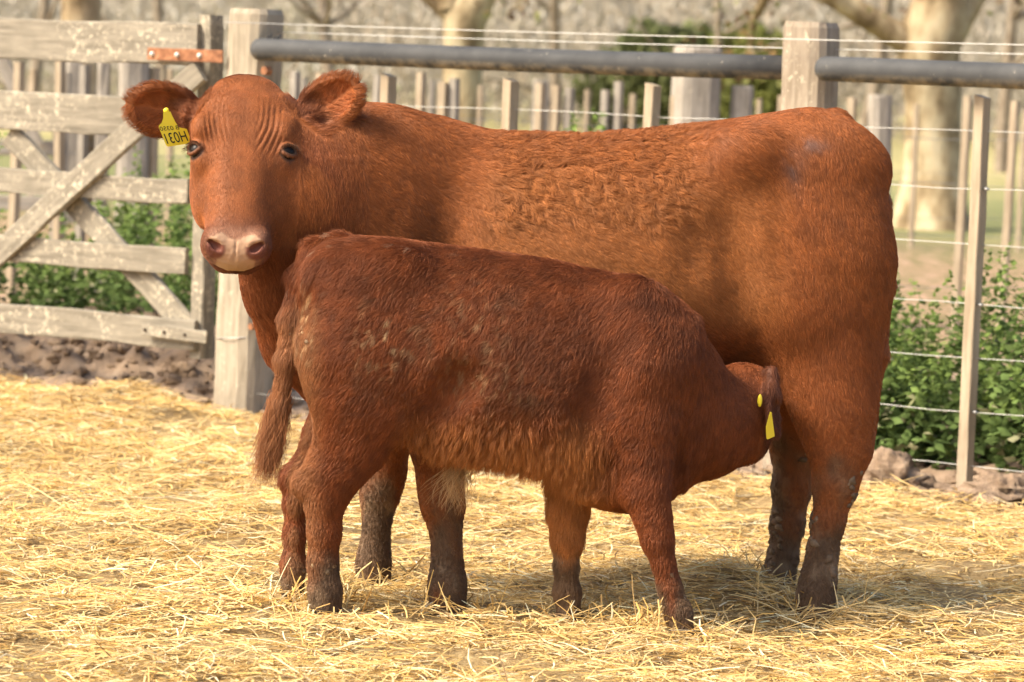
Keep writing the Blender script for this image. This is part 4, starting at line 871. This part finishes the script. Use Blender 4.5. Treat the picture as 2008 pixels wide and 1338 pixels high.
# bare trees between the paddock and the thicket
for x, Y, h_, lab in ((60, 66, 9, 'slender bare tree above the left end of the gate'), (330, 72, 10, 'thin bare tree left of the strainer post'), (690, 64, 8, 'thin bare tree between the strainer post and the slim pale trunk'), (1085, 78, 10, 'bare tree right of the slim pale trunk'), (1400, 88, 9, 'bare tree rising behind the olive bushes'),
                   (1700, 62, 9, 'thin bare tree between the second post and the thick trunk'), (1970, 70, 10, 'bare tree at the right edge behind the wires')):
    b_ = P(x, 200, Y); b_[2] = gz(np.array([b_[0]]), np.array([float(Y)]))[0]; e = empty('bare_tree', tuple(b_)); tag(e, lab, 'tree', 'bare trees beyond the paddock'); pp = []; m = limb(b_ - Z3 * .1, (rng.normal(0, .1), rng.normal(0, .1), 1), h_, .15, 9, .07); pp.append(m); cr = []
    for t in range(11):
        i_ = rng.integers(1, 9); q_ = limb(m[0][i_], rng.normal(0, 1, 3) * np.array([1, 1, .25]) + Z3 * .6, h_ * rng.uniform(.2, .42), m[1][i_] * .5, 6, .2); pp.append(q_)
        for s in range(7): j_ = rng.integers(1, 7); cr.append(limb(q_[0][j_], rng.normal(0, 1, 3) + Z3 * .3, rng.uniform(.6, 1.5), .02, 4, .3))
    multi_tube('trunk', pp, TWIG, e, 6); multi_tube('crown', cr, TWIG, e, 3)

# a black cow lying far out in the paddock
fb = P(1237, 211, 150.); fb[2] = gz(np.array([fb[0]]), np.array([150.]))[0]; dz_ = P(1237, 211, 150.)[2] - fb[2]
ff = Field(fb + np.array([-1.3, -.6, -.05]), fb + np.array([1.3, .6, 1.3]), .05)
ff.chain([(fb + np.array([-.4, 0, .42]), .34, .36), (fb + np.array([.45, 0, .40]), .33, .36)], .1); ff.chain([(fb + np.array([-.5, 0, .55]), .2, .15), (fb + np.array([-.85, -.1, .72]), .13, .12), (fb + np.array([-1.12, -.15, .58]), .09, .08)], .08)
ff.chain([(fb + np.array([-.3, -.35, .12]), .1, .09), (fb + np.array([-.7, -.4, .1]), .07, .07)], .05); ff.chain([(fb + np.array([.5, -.35, .14]), .13, .1), (fb + np.array([.15, -.42, .1]), .07, .07)], .05); ff.chain([(fb + np.array([-.85, 0, .84]), .04, .03), (fb + np.array([-.82, .2, .86]), .03, .03)], .02)
ov, of_ = ff.surface(); bc = mesh('cow', ov, of_, plain('black_coat', (.012, .011, .011), .7, .2), None, True); tag(bc, 'tiny black cow lying far out in the paddock', 'cow')

# ------------------------------------------------------------------ weeds behind the fence
def weeds(name, label, xr, dn_r, hmax, nst, seed):
    r = np.random.default_rng(seed); pos = []; siz = []; cl = []; dr = []; stems = []
    s = r.uniform(*xr, nst); dn = r.uniform(*dn_r, nst)
    for a, b_ in zip(s, dn):
        base = FA + FDIR * a - FN * b_; base = np.array([base[0], base[1], gz(base[:1], base[1:2])[0]]); k_ = noise(np.array([[a, b_, 0.]]), 2.2, seed)[0]
        h_ = hmax(a, b_) * r.uniform(.55, 1.0) * (1 + .22 * k_) * (1.35 if r.random() < .12 else 1); ln = r.normal(0, .09, 2); top = base + np.array([ln[0], ln[1], h_]); nn = int(h_ / .021); t = np.linspace(.03, 1, nn) ** .9
        an = np.arange(nn) * 1.9 + r.uniform(0, 6); stems.append((base, top))
        for sg in (0, math.pi, 1.57, 4.7)[: 3]:
            pos.append(base + (top - base) * t[:, None] + r.normal(0, .010, (nn, 3))); siz.append(r.uniform(.028, .066, nn) * (1 - .5 * t ** 2.5)); dr.append(np.stack([np.cos(an + sg), np.sin(an + sg), .25 * t], 1))
            g_ = np.array([.125, .185, .055]) * r.uniform(.55, 1.35, (nn, 1)) * (1 + .2 * k_); dusty = (r.random(nn) < .12 * (1.2 - t))[:, None]; g_ = np.where(dusty, np.array([.33, .32, .18]) * r.uniform(.7, 1.1, (nn, 1)), g_); cl.append(mixc(g_, (.20, .27, .05), .55 * t ** 3))
    o = leaves(name, np.concatenate(pos), np.concatenate(siz), np.concatenate(cl), None, dirs=np.concatenate(dr)); tag(o, label, 'weeds', kind='stuff'); return o
weeds('nettle_patch', 'dense green nettles growing behind the wire fence at the right', (1.55, 4.6), (.16, 1.25), lambda a, b_: .46 + .09 * b_, 520, 11)
weeds('nettle_patch', 'green nettles seen through the lower half of the gate', (-2.6, .45), (1.0, 2.6), lambda a, b_: (.34 + .12 * b_) * (1 + .35 * math.sin(a * 4.1 + 1) * math.sin(b_ * 3 + a * 1.7)), 330, 12)

# ------------------------------------------------------------------ churned soil
q = NM('churned_soil'); co = q.coords('Object'); q.bump(q.noise(co, 40, 6, .7), 1., .02); SOIL = q.done(q.ramp(q.noise(co, 16, 8, .7), [(.3, (.20, .135, .088)), (.55, (.34, .245, .165)), (.8, (.45, .34, .24))]), .95, .1); 
def clod_mesh(c, r, seed, k=10):
    n_ = k * 2; v = []; f = []
    for i_ in range(k + 1):
        for j_ in range(n_):
            a = math.pi * i_ / k; t = 2 * math.pi * j_ / n_; v.append((math.sin(a) * math.cos(t), math.sin(a) * math.sin(t), math.cos(a)))
    v = np.array(v); m = 1 + .7 * fbm(v, 1.4, seed, 4) - .45 * np.abs(noise(v, 3.1, seed + 5)) + .26 * noise(v, 7, seed + 6) + .12 * noise(v, 15, seed + 8); v = v * m[:, None] * np.asarray(r) + c
    for i_ in range(k):
        for j_ in range(n_): f.append((i_ * n_ + j_, (i_ + 1) * n_ + j_, (i_ + 1) * n_ + (j_ + 1) % n_, i_ * n_ + (j_ + 1) % n_))
    return v, np.array(f)
def clods(name, label, spots):
    V_ = []; F_ = []; o_ = 0
    for c, r, sd in spots:
        v, f = clod_mesh(c, r, sd, 5 if max(r) < .03 else 9); V_.append(v); F_.append(f + o_); o_ += len(v)
    tag(mesh(name, np.concatenate(V_), np.concatenate(F_), SOIL, None, False), label, 'soil', kind='stuff')
sp = []
for k in range(2200):
    s = random.uniform(-2.9, .75); dn = random.uniform(.0, 1.5); p_ = FA + FDIR * s - FN * dn; z = gz(p_[:1], p_[1:2])[0]; r = random.choice((.006, .008, .010, .013, .017, .024)) * random.uniform(.8, 1.4); sp.append((np.array([p_[0], p_[1], z + r * .25]), (r * random.uniform(.9, 1.4), r * random.uniform(.8, 1.2), r * random.uniform(.6, .95)), k))
clods('soil_clods', 'churned brown soil clods under and behind the gate', sp)
sp = []
for k in range(420):
    s = random.uniform(1.5, 4.2); dn = random.uniform(-.42, .35); p_ = FA + FDIR * s - FN * dn; z = gz(p_[:1], p_[1:2])[0]; r = random.choice((.008, .012, .016, .022, .035)) * random.uniform(.8, 1.4); sp.append((np.array([p_[0], p_[1], z + r * .2]), (r * 1.2, r, r * .7), 900 + k))
clods('soil_clods', 'loose brown soil along the foot of the wire fence', sp)
for (x, y, r, lab) in ((1752, 962, (.115, .10, .085), 'big rounded lump of dry soil right of the cow hind leg'), (1790, 992, (.06, .06, .035), 'small flat soil lump in front of the big one'), (1968, 985, (.13, .09, .06), 'long soil lump at the right edge under the lowest wire'),
                    (1880, 1000, (.05, .04, .03), 'little soil lump at the foot of the right batten')):
    c = G(x, y); v, f = clod_mesh(np.array([0, 0, 0.]), r, int(x), 18); o = mesh('soil_lump', v, f, SOIL, None, False); o.location = (c[0], c[1], r[2] * .45); tag(o, lab, 'soil lump', 'soil lumps by the fence')

# ------------------------------------------------------------------ straw bedding
FEET = [P(885, 1205, 8.03), P(735, 1150, 8.42), P(1600, 1212, 8.18), P(1522, 1162, 8.58), P(1342, 1250, 7.78), P(1117, 1212, 8.0), P(642, 1208, 7.87), P(572, 1190, 8.02)]
def straw_edge(x, y):                            # 1 inside the bedding
    dn = -((np.stack([x, y], 1) - FA[:2]) @ FN[:2]); s = (np.stack([x, y], 1) - FA[:2]) @ FDIR[:2]
    lim = np.interp(s, [-3, -.5, .3, 1.0, 1.6, 4], [-.02, -.02, -.06, -.2, -.42, -.46]) + .07 * noise(np.stack([x, y, x * 0], 1), 3, 400); return sstep(.05, -.10, dn - lim)
def straw_z(x, y):
    p_ = np.stack([x, y, np.zeros_like(x)], 1); dn = -((p_[:, :2] - FA[:2]) @ FN[:2]); s = (p_[:, :2] - FA[:2]) @ FDIR[:2]
    z = .030 + .024 * fbm(p_, 1.6, 401) + .022 * noise(p_, 5.5, 404) + .010 * noise(p_, 14, 405)
    z = z + sstep(-1.6, -.35, dn) * sstep(.35, -.2, s) * (.045 + .03 * noise(p_, 2.6, 406))
    h_ = P(1430, 1110, 8.35); z = z + .07 * np.exp(-((x - h_[0]) ** 2 + (y - h_[1]) ** 2 * .5) / .03)
    for f_ in FEET:
        d2 = (x - f_[0]) ** 2 + (y - f_[1]) ** 2; z = z - .027 * np.exp(-d2 / .009) + .010 * np.exp(-d2 / .04)
    return z.clip(.006) * straw_edge(x, y) + gz(x, y)
ax_ = np.arange(-3.2, 3.4, .03); ay_ = np.arange(5.2, 14.6, .03); XX, YY = np.meshgrid(ax_, ay_, indexing='ij'); zf = straw_z(XX.ravel(), YY.ravel()); ed = straw_edge(XX.ravel(), YY.ravel())
bv = np.stack([XX.ravel(), YY.ravel(), zf - .008 - .05 * (1 - ed)], 1); i, j = np.meshgrid(np.arange(len(ax_) - 1), np.arange(len(ay_) - 1), indexing='ij'); q0 = (i * len(ay_) + j).ravel(); bf = np.stack([q0, q0 + len(ay_), q0 + len(ay_) + 1, q0 + 1], 1); bf = bf[ed[bf].max(1) > .02]
q = NM('straw_mat'); co = q.coords('Object'); q.bump(q.noise(co, 60, 6, .8), 1., .02)
SM = q.done(q.mix(q.ramp(q.noise(co, 3.2, 4), [(.48, (0, 0, 0)), (.70, (.85, .85, .85))]), q.ramp(q.noise(co, 42, 8, .75), [(.30, (.20, .125, .055)), (.48, (.45, .31, .14)), (.7, (.66, .49, .25))]), (.20, .14, .075)), .9, .1)
used = np.unique(bf); mp = np.full(len(bv), -1); mp[used] = np.arange(len(used))
tag(mesh('straw_bedding', bv[used], mp[bf], SM, None, True), 'matted golden straw covering the yard floor', 'straw', kind='stuff')
def straw(name, label, x, y, lift, Lr, wr, tilt, vee=True):
    n = len(x); az = 2 * math.pi * noise(np.stack([x, y, x * 0], 1), 2.2, 440) + rng.normal(0, 1.1, n); L = Lr[0] + (Lr[1] - Lr[0]) * rng.random(n) ** 1.7; w_ = rng.uniform(*wr, n); ti = rng.normal(0, tilt, n)
    d = np.stack([np.cos(az) * np.cos(ti), np.sin(az) * np.cos(ti), np.sin(ti)], 1); sd = unit(np.stack([-np.sin(az), np.cos(az), rng.normal(0, .5, n)], 1)); ud = unit(np.cross(d, sd))
    c = np.stack([x, y, straw_z(x, y) + lift + np.abs(np.sin(ti)) * L * .42], 1); bend = rng.normal(0, .07, n) * L; bs = rng.normal(0, .05, n) * L; V_ = []
    ts = (-.5, -.17, .17, .5) if vee else (-.5, .0, .5); kink = rng.normal(0, .05, (n, len(ts))) * L[:, None] * (rng.random(n) < .25)[:, None]
    for q_, t in enumerate(ts):
        m = c + d * (L * t)[:, None] + sd * (bs * (t * t * 4) + kink[:, q_])[:, None] - Z3 * (np.abs(bend) * t * t * 2)[:, None]; ww = w_ * (.75 if abs(t) == .5 else 1.)
        V_ += [m + sd * ww[:, None] * .5] + ([m + ud * ww[:, None] * .35] if vee else []) + [m - sd * ww[:, None] * .5]
    k = len(V_); v = np.stack(V_, 1).reshape(-1, 3); b0 = np.arange(n)[:, None] * k; cs = 3 if vee else 2
    f = np.concatenate([b0 + np.array([[r * cs + a, r * cs + a + 1, r * cs + a + cs + 1, r * cs + a + cs]]) for r in range(len(ts) - 1) for a in range(cs - 1)])
    pal = np.array([[.72, .50, .20], [.77, .58, .28], [.64, .41, .13], [.82, .70, .45], [.50, .31, .11], [.25, .16, .08]]); pw = np.array([.33, .26, .18, .09, .10, .04])
    cc = pal[rng.choice(6, n, p=pw)] * rng.uniform(.82, 1.1, (n, 1)) * (1 + .10 * noise(c, 3, 410)[:, None])
    o = mesh(name, v, f, STRAW, None, vee, np.repeat(cc, k, 0).clip(0, .80)); tag(o, label, 'straw', kind='stuff'); return o
STRAW = attr_mat('straw', .75, .12, .22)
def strew(n):
    x = rng.uniform(-2.6, 2.5, n); y = 6.1 + rng.random(n) ** 1.2 * 7.6; m = rng.random(n) < straw_edge(x, y) * (.28 + .72 * sstep(-.55, .0, noise(np.stack([x, y, x * 0], 1), 5, 420))); return x[m], y[m]
x, y = strew(int(270000 * STR)); straw('chopped_straw', 'short chopped straw matted over the yard floor', x, y, rng.uniform(-.008, .012, len(x)), (.015, .090), (.0022, .0048), .12, False)
x, y = strew(int(32000 * STR)); straw('loose_straw', 'loose golden straw stalks strewn over the yard floor', x, y, rng.uniform(-.002, .020, len(x)), (.04, .17), (.0020, .0042), .15)
x, y = strew(int(1800 * STR)); straw('long_straw', 'longer pale straw stalks sticking out of the bedding', x, y, rng.uniform(.004, .02, len(x)), (.10, .22), (.0028, .005), .20)
xs = []; ys = []
for f_ in FEET:
    for k in range(int(110 * STR)):
        a = random.uniform(0, 6.28); r = random.uniform(.05, .15); xs.append(f_[0] + r * math.cos(a)); ys.append(f_[1] + r * math.sin(a))
straw('trampled_straw', 'straw stalks pushed up round the hooves', np.array(xs), np.array(ys), rng.uniform(0, .02, len(xs)), (.05, .13), (.0025, .005), .5)
